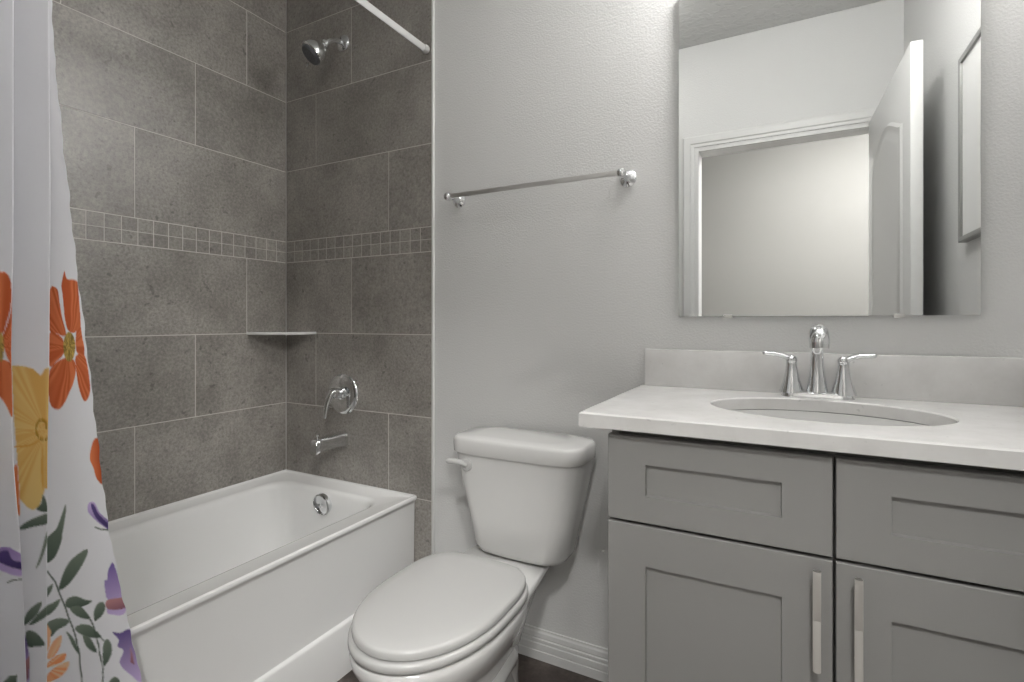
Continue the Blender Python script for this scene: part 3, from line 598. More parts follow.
([(0.0942,0.5326),(0.0927,0.5355),(0.0889,0.537),(0.0843,0.5371),(0.079,0.5354),(0.0732,0.5322),(0.0681,0.5282),(0.0641,0.523),(0.0607,0.517),(0.0576,0.5112),(0.0541,0.5047),(0.0511,0.4985),(0.0514,0.4954),(0.0573,0.4974),(0.066,0.5023),(0.0734,0.5069),(0.078,0.5103),(0.081,0.5133),(0.0841,0.517),(0.0884,0.5223),(0.0925,0.5281)],(0.092,0.127,0.1),(0.208,0.252,0.199),('wash',0.0,1.0)),
([(0.0812,0.514),(0.0781,0.5129),(0.0736,0.509),(0.07,0.5044),(0.0678,0.4995),(0.0665,0.4942),(0.0653,0.4885),(0.0634,0.4814),(0.0614,0.4743),(0.0612,0.4703),(0.0639,0.4713),(0.0685,0.4754),(0.0726,0.4802),(0.0758,0.4856),(0.0782,0.4916),(0.0798,0.4974),(0.0811,0.5041),(0.0818,0.5105)],(0.092,0.127,0.1),(0.208,0.252,0.199),('wash',0.0,1.0)),
([(0.0549,0.4394),(0.0538,0.4504),(0.052,0.4652),(0.051,0.4771),(0.049,0.4839),(0.0462,0.4877),(0.0434,0.4886),(0.0408,0.486),(0.0383,0.4805),(0.0365,0.4744),(0.0359,0.4679),(0.0365,0.4609),(0.0384,0.4546),(0.0415,0.449),(0.0452,0.4443),(0.0484,0.4409),(0.0513,0.4379),(0.0537,0.4365)],(0.092,0.127,0.1),(0.208,0.252,0.199),('wash',0.0,1.0)),
([(0.1088,0.5345),(0.1062,0.5313),(0.102,0.5246),(0.0981,0.5172),(0.0952,0.5093),(0.093,0.5008),(0.0916,0.4934),(0.0902,0.486),(0.0892,0.4799),(0.0893,0.4776),(0.0918,0.4817),(0.0953,0.4895),(0.0983,0.4975),(0.1005,0.505),(0.1026,0.5124),(0.1046,0.5192),(0.1069,0.5261),(0.1086,0.5321)],(0.092,0.127,0.1),(0.208,0.252,0.199),('wash',0.0,1.0)),
([(0.1382,0.5924),(0.1355,0.5945),(0.1318,0.595),(0.1277,0.5955),(0.1226,0.597),(0.1174,0.5985),(0.1145,0.5981),(0.1152,0.5941),(0.1183,0.5886),(0.1222,0.5836),(0.1279,0.5791),(0.1342,0.5754),(0.1387,0.5747),(0.1401,0.5793),(0.1397,0.5867)],(0.092,0.127,0.1),(0.208,0.252,0.199),('wash',0.0,1.0)),
([(0.0506,0.3981),(0.0511,0.4008),(0.0497,0.4032),(0.0478,0.4051),(0.0457,0.4067),(0.0431,0.4077),(0.0408,0.4075),(0.0386,0.4052),(0.0367,0.4016),(0.0355,0.3981),(0.035,0.3943),(0.035,0.3905),(0.0364,0.3889),(0.041,0.3908),(0.0467,0.3945)],(0.092,0.127,0.1),(0.208,0.252,0.199),('wash',0.0,1.0)),
([(0.0684,0.5455),(0.0623,0.5181),(0.0599,0.4901),(0.0579,0.4627),(0.0569,0.4389),(0.0619,0.3911),(0.0598,0.3898),(0.0547,0.438),(0.0555,0.4621),(0.0575,0.4895),(0.0599,0.518),(0.0659,0.5457)],(0.092,0.127,0.1),(0.092,0.127,0.1),('wash',0.0,1.0)),
([(0.0587,0.511),(0.0543,0.4984),(0.049,0.4855),(0.0473,0.4863),(0.0526,0.4991),(0.0568,0.5115)],(0.092,0.127,0.1),(0.092,0.127,0.1),('wash',0.0,1.0)),
([(0.1387,0.5613),(0.1323,0.5444),(0.1352,0.5168),(0.14,0.5087)],(0.9,0.282,0.092),(0.9,0.668,0.431),('stroke',0.1429,0.4801,14)),
([(0.1403,0.4986),(0.1383,0.5061),(0.1346,0.5155),(0.1303,0.5228),(0.1249,0.5274),(0.1191,0.5298),(0.1156,0.529),(0.1157,0.5227),(0.1181,0.5136),(0.1212,0.5056),(0.1248,0.4998),(0.1291,0.4954),(0.1328,0.493),(0.1363,0.4929),(0.1392,0.4947)],(0.9,0.282,0.092),(0.9,0.668,0.431),('stroke',0.1429,0.4801,14)),
([(0.1405,0.4864),(0.1364,0.4899),(0.1306,0.4934),(0.1251,0.4956),(0.1194,0.4957),(0.1141,0.4943),(0.111,0.4919),(0.111,0.4876),(0.1129,0.4825),(0.1159,0.4787),(0.1206,0.4774),(0.1265,0.4776),(0.1315,0.478),(0.1354,0.478),(0.1385,0.4782),(0.1406,0.4791),(0.1418,0.4811),(0.142,0.4836)],(0.9,0.282,0.092),(0.9,0.668,0.431),('stroke',0.1429,0.4801,14)),
([(0.1406,0.4641),(0.1376,0.4681),(0.1335,0.4718),(0.1282,0.4744),(0.1205,0.4759),(0.1121,0.4764),(0.1064,0.4749),(0.1059,0.4705),(0.1085,0.4644),(0.1119,0.4592),(0.1154,0.4557),(0.1194,0.4531),(0.1239,0.4514),(0.1301,0.4507),(0.1364,0.451),(0.1409,0.4524),(0.1425,0.4556),(0.1422,0.46)],(0.9,0.282,0.092),(0.9,0.668,0.431),('stroke',0.1429,0.4801,14)),
([(0.0021,0.8872),(0.0057,0.8866),(0.0098,0.8852),(0.0136,0.8828),(0.0176,0.879),(0.0207,0.8743),(0.0236,0.8688),(0.0259,0.8622),(0.0273,0.8551),(0.0271,0.8482),(0.0251,0.842),(0.0223,0.8362),(0.02,0.8299),(0.0188,0.8222),(0.0168,0.8142),(0.0133,0.8072),(0.0077,0.8003),(0.0019,0.7947),(-0.0029,0.7944),(-0.0063,0.8021),(-0.0072,0.814),(-0.0085,0.8268),(-0.0107,0.8407),(-0.0098,0.8544),(-0.0071,0.8658),(-0.0062,0.8742),(-0.0049,0.8801),(-0.0035,0.8843),(-0.0022,0.8867),(-0.0002,0.8872)],(0.809,0.243,0.097),(0.527,0.097,0.029),('wash',-1.0,0.0)),
([(0.0416,0.765),(0.0376,0.7661),(0.0327,0.7652),(0.0281,0.7623),(0.0244,0.7564),(0.0215,0.7488),(0.019,0.7421),(0.0161,0.7377),(0.0133,0.7345),(0.0104,0.7312),(0.007,0.7277),(0.0031,0.7243),(-0.0,0.7199),(-0.0036,0.7131),(-0.0064,0.7055),(-0.006,0.7007),(-0.0017,0.7013),(0.0046,0.706),(0.0119,0.7118),(0.0195,0.7179),(0.0269,0.7245),(0.0331,0.7311),(0.0384,0.7377),(0.043,0.7442),(0.0459,0.7502),(0.0462,0.7562),(0.0443,0.7615)],(0.183,0.12,0.381),(0.651,0.513,0.809),('wash',0.0,1.0)),
([(0.0378,0.7613),(0.0363,0.763),(0.0328,0.7614),(0.0294,0.7583),(0.0266,0.7531),(0.0243,0.7464),(0.0222,0.7402),(0.0188,0.735),(0.0151,0.7304),(0.0114,0.726),(0.0074,0.7215),(0.0032,0.7173),(-0.0,0.7134),(-0.0026,0.7095),(-0.0041,0.7059),(-0.0029,0.7043),(0.0013,0.7061),(0.0079,0.7112),(0.0146,0.7167),(0.0207,0.7222),(0.026,0.7281),(0.0302,0.7348),(0.0334,0.7444),(0.0364,0.7545)],(0.068,0.048,0.161),(0.12,0.079,0.257),('wash',0.0,1.0)),
([(0.0339,0.7144),(0.0176,0.7054),(-0.0084,0.6984),(-0.0093,0.7012),(0.0169,0.7079),(0.0326,0.7166)],(0.092,0.127,0.1),(0.092,0.127,0.1),('wash',0.0,1.0)),
([(0.0084,0.6354),(0.0126,0.6328),(0.0174,0.6264),(0.0205,0.6201),(0.0214,0.6145),(0.0217,0.6092),(0.0223,0.6053),(0.0245,0.6046),(0.0272,0.6054),(0.0291,0.6031),(0.0304,0.5946),(0.0316,0.5833),(0.0314,0.5741),(0.0302,0.5697),(0.0286,0.5675),(0.028,0.5639),(0.03,0.5565),(0.0336,0.5481),(0.0356,0.541),(0.0344,0.5369),(0.0313,0.5343),(0.027,0.5318),(0.0208,0.5278),(0.0134,0.524),(0.0072,0.5231),(0.0028,0.5264),(-0.0005,0.5329),(-0.004,0.5424),(-0.0064,0.5535),(-0.0052,0.5647),(-0.0031,0.576),(-0.002,0.5892),(-0.0011,0.6027),(0.0018,0.614),(0.0046,0.624),(0.0063,0.6317)],(0.651,0.513,0.809),(0.183,0.12,0.381),('wash',0.0,1.0)),
([(0.0307,0.564),(0.0238,0.5643),(0.0144,0.5622),(0.0062,0.56),(0.0,0.5591),(-0.0049,0.5601),(-0.008,0.5585),(-0.0088,0.5517),(-0.0066,0.5421),(-0.0011,0.5348),(0.0095,0.5355),(0.0228,0.5403),(0.0318,0.5457),(0.0345,0.5523),(0.0336,0.5594)],(0.282,0.12,0.172),(0.564,0.282,0.282),('wash',0.0,1.0)),
([(0.0326,0.4979),(0.03,0.4968),(0.0251,0.4924),(0.0194,0.4889),(0.0128,0.4895),(0.0055,0.4909),(0.0002,0.488),(-0.0024,0.4788),(-0.004,0.4655),(-0.0038,0.451),(-0.0029,0.4371),(-0.0036,0.4243),(-0.0041,0.4109),(-0.0027,0.3924),(-0.0037,0.3756),(-0.0027,0.3661),(0.0032,0.3705),(0.0116,0.3847),(0.0173,0.3971),(0.0203,0.4042),(0.0226,0.4096),(0.0247,0.415),(0.0268,0.4209),(0.0285,0.4266),(0.0288,0.4325),(0.0258,0.4388),(0.0209,0.4451),(0.018,0.451),(0.0196,0.4562),(0.0236,0.4608),(0.0263,0.465),(0.0256,0.4688),(0.0234,0.4723),(0.0228,0.4767),(0.0264,0.4844),(0.0309,0.4928)],(0.651,0.513,0.809),(0.12,0.079,0.257),('wash',0.0,1.0)),
([(0.0047,0.4561),(0.0049,0.4333),(0.0052,0.4115),(0.0113,0.4215)],(0.282,0.12,0.172),(0.564,0.282,0.282),('wash',0.0,1.0)),
([(0.66,0.88),(0.6555,0.8913),(0.6431,0.9003),(0.625,0.9053),(0.605,0.9053),(0.5869,0.9003),(0.5745,0.8913),(0.57,0.88),(0.5745,0.8687),(0.5869,0.8597),(0.605,0.8547),(0.625,0.8547),(0.6431,0.8597),(0.6555,0.8687)],(0.809,0.457,0.12),(0.9,0.668,0.262),('stroke',0.56,0.88,22)),
([(0.61,0.9666),(0.598,0.9684),(0.5839,0.9621),(0.5706,0.949),(0.5605,0.9316),(0.5559,0.9135),(0.5575,0.8982),(0.565,0.8887),(0.577,0.8869),(0.5911,0.8932),(0.6044,0.9063),(0.6145,0.9236),(0.6191,0.9418),(0.6175,0.9571)],(0.809,0.457,0.12),(0.9,0.668,0.262),('stroke',0.56,0.88,22)),
([(0.51,0.9666),(0.5025,0.9571),(0.5009,0.9418),(0.5055,0.9236),(0.5156,0.9063),(0.5289,0.8932),(0.543,0.8869),(0.555,0.8887),(0.5625,0.8982),(0.5641,0.9135),(0.5595,0.9316),(0.5494,0.949),(0.5361,0.9621),(0.522,0.9684)],(0.809,0.457,0.12),(0.9,0.668,0.262),('stroke',0.56,0.88,22)),
([(0.46,0.88),(0.4645,0.8687),(0.4769,0.8597),(0.495,0.8547),(0.515,0.8547),(0.5331,0.8597),(0.5455,0.8687),(0.55,0.88),(0.5455,0.8913),(0.5331,0.9003),(0.515,0.9053),(0.495,0.9053),(0.4769,0.9003),(0.4645,0.8913)],(0.809,0.457,0.12),(0.9,0.668,0.262),('stroke',0.56,0.88,22)),
([(0.51,0.7934),(0.522,0.7916),(0.5361,0.7979),(0.5494,0.811),(0.5595,0.8284),(0.5641,0.8465),(0.5625,0.8618),(0.555,0.8713),(0.543,0.8731),(0.5289,0.8668),(0.5156,0.8537),(0.5055,0.8364),(0.5009,0.8182),(0.5025,0.8029)],(0.809,0.457,0.12),(0.9,0.668,0.262),('stroke',0.56,0.88,22)),
([(0.61,0.7934),(0.6175,0.8029),(0.6191,0.8182),(0.6145,0.8364),(0.6044,0.8537),(0.5911,0.8668),(0.577,0.8731),(0.565,0.8713),(0.5575,0.8618),(0.5559,0.8465),(0.5605,0.8284),(0.5706,0.811),(0.5839,0.7979),(0.598,0.7916)],(0.809,0.457,0.12),(0.9,0.668,0.262),('stroke',0.56,0.88,22)),
([(0.578,0.88),(0.5756,0.889),(0.569,0.8956),(0.56,0.898),(0.551,0.8956),(0.5444,0.889),(0.542,0.88),(0.5444,0.871),(0.551,0.8644),(0.56,0.862),(0.569,0.8644),(0.5756,0.871)],(0.153,0.114,0.032),(0.772,0.527,0.136),('stroke',0.56,0.88,17)),
([(0.51,0.15),(0.5162,0.1647),(0.5252,0.1743),(0.5382,0.1767),(0.5539,0.174),(0.5477,0.1593),(0.5387,0.1497),(0.5257,0.1473)],(0.092,0.127,0.1),(0.208,0.252,0.199),('wash',0.0,1.0)),
([(0.547,0.24),(0.5311,0.2411),(0.5191,0.2466),(0.5127,0.258),(0.5101,0.2738),(0.526,0.2726),(0.538,0.2672),(0.5445,0.2557)],(0.092,0.127,0.1),(0.208,0.252,0.199),('wash',0.0,1.0)),
([(0.584,0.33),(0.5902,0.3447),(0.5992,0.3543),(0.6122,0.3567),(0.6279,0.354),(0.6217,0.3393),(0.6127,0.3297),(0.5997,0.3273)],(0.092,0.127,0.1),(0.208,0.252,0.199),('wash',0.0,1.0)),
([(0.521,0.42),(0.5051,0.4211),(0.4931,0.4266),(0.4867,0.438),(0.4841,0.4538),(0.5,0.4526),(0.512,0.4472),(0.5185,0.4357)],(0.092,0.127,0.1),(0.208,0.252,0.199),('wash',0.0,1.0)),
([(0.558,0.51),(0.5642,0.5247),(0.5732,0.5343),(0.5862,0.5367),(0.6019,0.534),(0.5957,0.5193),(0.5867,0.5097),(0.5737,0.5073)],(0.092,0.127,0.1),(0.208,0.252,0.199),('wash',0.0,1.0)),
([(0.595,0.6),(0.5791,0.6011),(0.5671,0.6066),(0.5607,0.618),(0.5581,0.6338),(0.574,0.6326),(0.586,0.6272),(0.5925,0.6157)],(0.092,0.127,0.1),(0.208,0.252,0.199),('wash',0.0,1.0)),
([(0.532,0.69),(0.5382,0.7047),(0.5472,0.7143),(0.5602,0.7167),(0.5759,0.714),(0.5697,0.6993),(0.5607,0.6897),(0.5477,0.6873)],(0.092,0.127,0.1),(0.208,0.252,0.199),('wash',0.0,1.0)),
([(0.8255,1.0296),(0.8179,1.039),(0.8033,1.044),(0.7846,1.0434),(0.7655,1.0375),(0.7497,1.0274),(0.7405,1.015),(0.7396,1.003),(0.7471,0.9935),(0.7617,0.9885),(0.7805,0.9891),(0.7996,0.995),(0.8154,1.0051),(0.8246,1.0175)],(0.527,0.097,0.029),(0.809,0.243,0.097),('stroke',0.73,1.0,22)),
([(0.7522,1.0975),(0.7402,1.0957),(0.7286,1.0855),(0.7197,1.069),(0.7153,1.0495),(0.7162,1.0308),(0.7222,1.0166),(0.7322,1.0098),(0.7442,1.0116),(0.7558,1.0218),(0.7647,1.0382),(0.7691,1.0578),(0.7682,1.0765),(0.7622,1.0907)],(0.527,0.097,0.029),(0.809,0.243,0.097),('stroke',0.73,1.0,22)),
([(0.6566,1.068),(0.6522,1.0567),(0.6553,1.0415),(0.6651,1.0256),(0.6798,1.012),(0.6964,1.0034),(0.7117,1.0015),(0.7227,1.0068),(0.7271,1.0181),(0.724,1.0332),(0.7142,1.0492),(0.6995,1.0628),(0.6829,1.0714),(0.6676,1.0732)],(0.527,0.097,0.029),(0.809,0.243,0.097),('stroke',0.73,1.0,22)),
([(0.6345,0.9704),(0.6421,0.961),(0.6567,0.956),(0.6754,0.9566),(0.6945,0.9625),(0.7103,0.9726),(0.7195,0.985),(0.7204,0.997),(0.7129,1.0065),(0.6983,1.0115),(0.6795,1.0109),(0.6604,1.005),(0.6446,0.9949),(0.6354,0.9825)],(0.527,0.097,0.029),(0.809,0.243,0.097),('stroke',0.73,1.0,22)),
([(0.7078,0.9025),(0.7198,0.9043),(0.7314,0.9145),(0.7403,0.931),(0.7447,0.9505),(0.7438,0.9692),(0.7378,0.9834),(0.7278,0.9902),(0.7158,0.9884),(0.7042,0.9782),(0.6953,0.9618),(0.6909,0.9422),(0.6918,0.9235),(0.6978,0.9093)],(0.527,0.097,0.029),(0.809,0.243,0.097),('stroke',0.73,1.0,22)),
([(0.8034,0.932),(0.8078,0.9433),(0.8047,0.9585),(0.7949,0.9744),(0.7802,0.988),(0.7636,0.9966),(0.7483,0.9985),(0.7373,0.9932),(0.7329,0.9819),(0.736,0.9668),(0.7458,0.9508),(0.7605,0.9372),(0.7771,0.9286),(0.7924,0.9268)],(0.527,0.097,0.029),(0.809,0.243,0.097),('stroke',0.73,1.0,22)),
([(0.748,1.0),(0.7456,1.009),(0.739,1.0156),(0.73,1.018),(0.721,1.0156),(0.7144,1.009),(0.712,1.0),(0.7144,0.991),(0.721,0.9844),(0.73,0.982),(0.739,0.9844),(0.7456,0.991)],(0.153,0.114,0.032),(0.772,0.527,0.136),('stroke',0.73,1.0,17)),
([(0.68,0.15),(0.6862,0.1647),(0.6952,0.1743),(0.7082,0.1767),(0.7239,0.174),(0.7177,0.1593),(0.7087,0.1497),(0.6957,0.1473)],(0.092,0.127,0.1),(0.208,0.252,0.199),('wash',0.0,1.0)),
([(0.717,0.24),(0.7011,0.2411),(0.6891,0.2466),(0.6827,0.258),(0.6801,0.2738),(0.696,0.2726),(0.708,0.2672),(0.7145,0.2557)],(0.092,0.127,0.1),(0.208,0.252,0.199),('wash',0.0,1.0)),
([(0.754,0.33),(0.7602,0.3447),(0.7692,0.3543),(0.7822,0.3567),(0.7979,0.354),(0.7917,0.3393),(0.7827,0.3297),(0.7697,0.3273)],(0.092,0.127,0.1),(0.208,0.252,0.199),('wash',0.0,1.0)),
([(0.691,0.42),(0.6751,0.4211),(0.6631,0.4266),(0.6567,0.438),(0.6541,0.4538),(0.67,0.4526),(0.682,0.4472),(0.6885,0.4357)],(0.092,0.127,0.1),(0.208,0.252,0.199),('wash',0.0,1.0)),
([(0.728,0.51),(0.7342,0.5247),(0.7432,0.5343),(0.7562,0.5367),(0.7719,0.534),(0.7657,0.5193),(0.7567,0.5097),(0.7437,0.5073)],(0.092,0.127,0.1),(0.208,0.252,0.199),('wash',0.0,1.0)),
([(0.765,0.6),(0.7491,0.6011),(0.7371,0.6066),(0.7307,0.618),(0.7281,0.6338),(0.744,0.6326),(0.756,0.6272),(0.7625,0.6157)],(0.092,0.127,0.1),(0.208,0.252,0.199),('wash',0.0,1.0)),
([(0.702,0.69),(0.7082,0.7047),(0.7172,0.7143),(0.7302,0.7167),(0.7459,0.714),(0.7397,0.6993),(0.7307,0.6897),(0.7177,0.6873)],(0.092,0.127,0.1),(0.208,0.252,0.199),('wash',0.0,1.0)),
([(0.9825,1.1765),(0.9725,1.1833),(0.9571,1.1837),(0.9393,1.1776),(0.9228,1.1663),(0.9108,1.152),(0.9056,1.1375),(0.9083,1.1256),(0.9183,1.1189),(0.9337,1.1184),(0.9514,1.1245),(0.968,1.1358),(0.98,1.1501),(0.9852,1.1646)],(0.809,0.457,0.12),(0.9,0.668,0.262),('stroke',0.9,1.12,22)),
([(0.8924,1.2197),(0.8815,1.2144),(0.8734,1.2013),(0.8698,1.1829),(0.8713,1.1629),(0.8777,1.1453),(0.8876,1.1336),(0.8992,1.13),(0.9101,1.1353),(0.9182,1.1484),(0.9218,1.1668),(0.9203,1.1868),(0.9139,1.2044),(0.904,1.2161)],(0.809,0.457,0.12),(0.9,0.668,0.262),('stroke',0.9,1.12,22)),
([(0.8098,1.1632),(0.809,1.1511),(0.8163,1.1376),(0.8304,1.1253),(0.8485,1.1166),(0.8669,1.1133),(0.8821,1.1161),(0.891,1.1243),(0.8918,1.1364),(0.8845,1.15),(0.8704,1.1623),(0.8523,1.171),(0.8339,1.1742),(0.8187,1.1715)],(0.809,0.457,0.12),(0.9,0.668,0.262),('stroke',0.9,1.12,22)),
([(0.8175,1.0635),(0.8275,1.0567),(0.8429,1.0563),(0.8607,1.0624),(0.8772,1.0737),(0.8892,1.088),(0.8944,1.1025),(0.8917,1.1144),(0.8817,1.1211),(0.8663,1.1216),(0.8486,1.1155),(0.832,1.1042),(0.82,1.0899),(0.8148,1.0754)],(0.809,0.457,0.12),(0.9,0.668,0.262),('stroke',0.9,1.12,22)),
([(0.9076,1.0203),(0.9185,1.0256),(0.9266,1.0387),(0.9302,1.0571),(0.9287,1.0771),(0.9223,1.0947),(0.9124,1.1064),(0.9008,1.11),(0.8899,1.1047),(0.8818,1.0916),(0.8782,1.0732),(0.8797,1.0532),(0.8861,1.0356),(0.896,1.0239)],(0.809,0.457,0.12),(0.9,0.668,0.262),('stroke',0.9,1.12,22)),
([(0.9902,1.0768),(0.991,1.0889),(0.9837,1.1024),(0.9696,1.1147),(0.9515,1.1234),(0.9331,1.1267),(0.9179,1.1239),(0.909,1.1157),(0.9082,1.1036),(0.9155,1.09),(0.9296,1.0777),(0.9477,1.069),(0.9661,1.0658),(0.9813,1.0685)],(0.809,0.457,0.12),(0.9,0.668,0.262),('stroke',0.9,1.12,22)),
([(0.918,1.12),(0.9156,1.129),(0.909,1.1356),(0.9,1.138),(0.891,1.1356),(0.8844,1.129),(0.882,1.12),(0.8844,1.111),(0.891,1.1044),(0.9,1.102),(0.909,1.1044),(0.9156,1.111)],(0.153,0.114,0.032),(0.772,0.527,0.136),('stroke',0.9,1.12,17)),
([(0.85,0.15),(0.8562,0.1647),(0.8652,0.1743),(0.8782,0.1767),(0.8939,0.174),(0.8877,0.1593),(0.8787,0.1497),(0.8657,0.1473)],(0.092,0.127,0.1),(0.208,0.252,0.199),('wash',0.0,1.0)),
([(0.887,0.24),(0.8711,0.2411),(0.8591,0.2466),(0.8527,0.258),(0.8501,0.2738),(0.866,0.2726),(0.878,0.2672),(0.8845,0.2557)],(0.092,0.127,0.1),(0.208,0.252,0.199),('wash',0.0,1.0)),
([(0.924,0.33),(0.9302,0.3447),(0.9392,0.3543),(0.9522,0.3567),(0.9679,0.354),(0.9617,0.3393),(0.9527,0.3297),(0.9397,0.3273)],(0.092,0.127,0.1),(0.208,0.252,0.199),('wash',0.0,1.0)),
([(0.861,0.42),(0.8451,0.4211),(0.8331,0.4266),(0.8267,0.438),(0.8241,0.4538),(0.84,0.4526),(0.852,0.4472),(0.8585,0.4357)],(0.092,0.127,0.1),(0.208,0.252,0.199),('wash',0.0,1.0)),
([(0.898,0.51),(0.9042,0.5247),(0.9132,0.5343),(0.9262,0.5367),(0.9419,0.534),(0.9357,0.5193),(0.9267,0.5097),(0.9137,0.5073)],(0.092,0.127,0.1),(0.208,0.252,0.199),('wash',0.0,1.0)),
([(0.935,0.6),(0.9191,0.6011),(0.9071,0.6066),(0.9007,0.618),(0.8981,0.6338),(0.914,0.6326),(0.926,0.6272),(0.9325,0.6157)],(0.092,0.127,0.1),(0.208,0.252,0.199),('wash',0.0,1.0)),
([(0.872,0.69),(0.8782,0.7047),(0.8872,0.7143),(0.9002,0.7167),(0.9159,0.714),(0.9097,0.6993),(0.9007,0.6897),(0.8877,0.6873)],(0.092,0.127,0.1),(0.208,0.252,0.199),('wash',0.0,1.0)),
([(1.1322,1.0183),(1.1206,1.0219),(1.1057,1.0177),(1.0906,1.0067),(1.0781,0.991),(1.0708,0.9737),(1.0701,0.9583),(1.0762,0.9478),(1.0878,0.9443),(1.1027,0.9485),(1.1178,0.9595),(1.1303,0.9752),(1.1376,0.9924),(1.1382,1.0078)],(0.527,0.097,0.029),(0.809,0.243,0.097),('stroke',1.07,0.94,22)),
([(1.0332,1.033),(1.0244,1.0247),(1.0206,1.0098),(1.0225,0.9911),(1.0299,0.9725),(1.0412,0.9576),(1.0542,0.9493),(1.0663,0.9493),(1.0752,0.9576),(1.079,0.9725),(1.077,0.9912),(1.0697,1.0098),(1.0584,1.0247),(1.0454,1.033)],(0.527,0.097,0.029),(0.809,0.243,0.097),('stroke',1.07,0.94,22)),
([(0.9711,0.9547),(0.9738,0.9429),(0.9849,0.9321),(1.002,0.9245),(1.0218,0.9215),(1.0404,0.9238),(1.054,0.931),(1.0601,0.9415),(1.0574,0.9533),(1.0463,0.9641),(1.0292,0.9717),(1.0094,0.9746),(0.9908,0.9723),(0.9771,0.9652)],(0.527,0.097,0.029),(0.809,0.243,0.097),('stroke',1.07,0.94,22)),
([(1.0078,0.8617),(1.0194,0.8581),(1.0343,0.8623),(1.0494,0.8733),(1.0619,0.889),(1.0692,0.9063),(1.0699,0.9217),(1.0638,0.9322),(1.0522,0.9357),(1.0373,0.9315),(1.0222,0.9205),(1.0097,0.9048),(1.0024,0.8876),(1.0018,0.8722)],(0.527,0.097,0.029),(0.809,0.243,0.097),('stroke',1.07,0.94,22)),
([(1.1068,0.847),(1.1156,0.8553),(1.1194,0.8702),(1.1175,0.8889),(1.1101,0.9075),(1.0988,0.9224),(1.0858,0.9307),(1.0737,0.9307),(1.0648,0.9224),(1.061,0.9075),(1.063,0.8888),(1.0703,0.8702),(1.0816,0.8553),(1.0946,0.847)],(0.527,0.097,0.029),(0.809,0.243,0.097),('stroke',1.07,0.94,22)),
([(1.1689,0.9253),(1.1662,0.9371),(1.1551,0.9479),(1.138,0.9555),(1.1182,0.9585),(1.0996,0.9562),(1.086,0.949),(1.0799,0.9385),(1.0826,0.9267),(1.0937,0.9159),(1.1108,0.9083),(1.1306,0.9054),(1.1492,0.9077),(1.1629,0.9148)],(0.527,0.097,0.029),(0.809,0.243,0.097),('stroke',1.07,0.94,22)),
([(1.088,0.94),(1.0856,0.949),(1.079,0.9556),(1.07,0.958),(1.061,0.9556),(1.0544,0.949),(1.052,0.94),(1.0544,0.931),(1.061,0.9244),(1.07,0.922),(1.079,0.9244),(1.0856,0.931)],(0.153,0.114,0.032),(0.772,0.527,0.136),('stroke',1.07,0.94,17)),
([(1.02,0.15),(1.0262,0.1647),(1.0352,0.1743),(1.0482,0.1767),(1.0639,0.174),(1.0577,0.1593),(1.0487,0.1497),(1.0357,0.1473)],(0.092,0.127,0.1),(0.208,0.252,0.199),('wash',0.0,1.0)),
([(1.057,0.24),(1.0411,0.2411),(1.0291,0.2466),(1.0227,0.258),(1.0201,0.2738),(1.036,0.2726),(1.048,0.2672),(1.0545,0.2557)],(0.092,0.127,0.1),(0.208,0.252,0.199),('wash',0.0,1.0)),
([(1.094,0.33),(1.1002,0.3447),(1.1092,0.3543),(1.1222,0.3567),(1.1379,0.354),(1.1317,0.3393),(1.1227,0.3297),(1.1097,0.3273)],(0.092,0.127,0.1),(0.208,0.252,0.199),('wash',0.0,1.0)),
([(1.031,0.42),(1.0151,0.4211),(1.0031,0.4266),(0.9967,0.438),(0.9941,0.4538),(1.01,0.4526),(1.022,0.4472),(1.0285,0.4357)],(0.092,0.127,0.1),(0.208,0.252,0.199),('wash',0.0,1.0)),
([(1.068,0.51),(1.0742,0.5247),(1.0832,0.5343),(1.0962,0.5367),(1.1119,0.534),(1.1057,0.5193),(1.0967,0.5097),(1.0837,0.5073)],(0.092,0.127,0.1),(0.208,0.252,0.199),('wash',0.0,1.0)),
([(1.105,0.6),(1.0891,0.6011),(1.0771,0.6066),(1.0707,0.618),(1.0681,0.6338),(1.084,0.6326),(1.096,0.6272),(1.1025,0.6157)],(0.092,0.127,0.1),(0.208,0.252,0.199),('wash',0.0,1.0)),
([(1.042,0.69),(1.0482,0.7047),(1.0572,0.7143),(1.0702,0.7167),(1.0859,0.714),(1.0797,0.6993),(1.0707,0.6897),(1.0577,0.6873)],(0.092,0.127,0.1),(0.208,0.252,0.199),('wash',0.0,1.0)),
([(1.2762,1.1532),(1.2641,1.1531),(1.2512,1.1448),(1.2399,1.1298),(1.2327,1.1111),(1.2308,1.0925),(1.2347,1.0776),(1.2436,1.0693),(1.2558,1.0694),(1.2687,1.0777),(1.2799,1.0927),(1.2872,1.1114),(1.289,1.13),(1.2851,1.145)],(0.809,0.457,0.12),(0.9,0.668,0.262),('stroke',1.24,1.06,22)),
([(1.1774,1.138),(1.1714,1.1274),(1.1722,1.112),(1.1795,1.0948),(1.1921,1.0792),(1.2073,1.0683),(1.2222,1.0642),(1.2337,1.0678),(1.2397,1.0783),(1.239,1.0937),(1.2316,1.1109),(1.2191,1.1266),(1.2039,1.1375),(1.189,1.1416)],(0.809,0.457,0.12),(0.9,0.668,0.262),('stroke',1.24,1.06,22)),
([(1.1412,1.0448),(1.1473,1.0343),(1.161,1.0273),(1.1796,1.0251),(1.1994,1.0281),(1.2165,1.0358),(1.2274,1.0467),(1.2301,1.0585),(1.224,1.0689),(1.2103,1.076),(1.1917,1.0782),(1.1719,1.0752),(1.1548,1.0674),(1.1439,1.0566)],(0.809,0.457,0.12),(0.9,0.668,0.262),('stroke',1.24,1.06,22)),
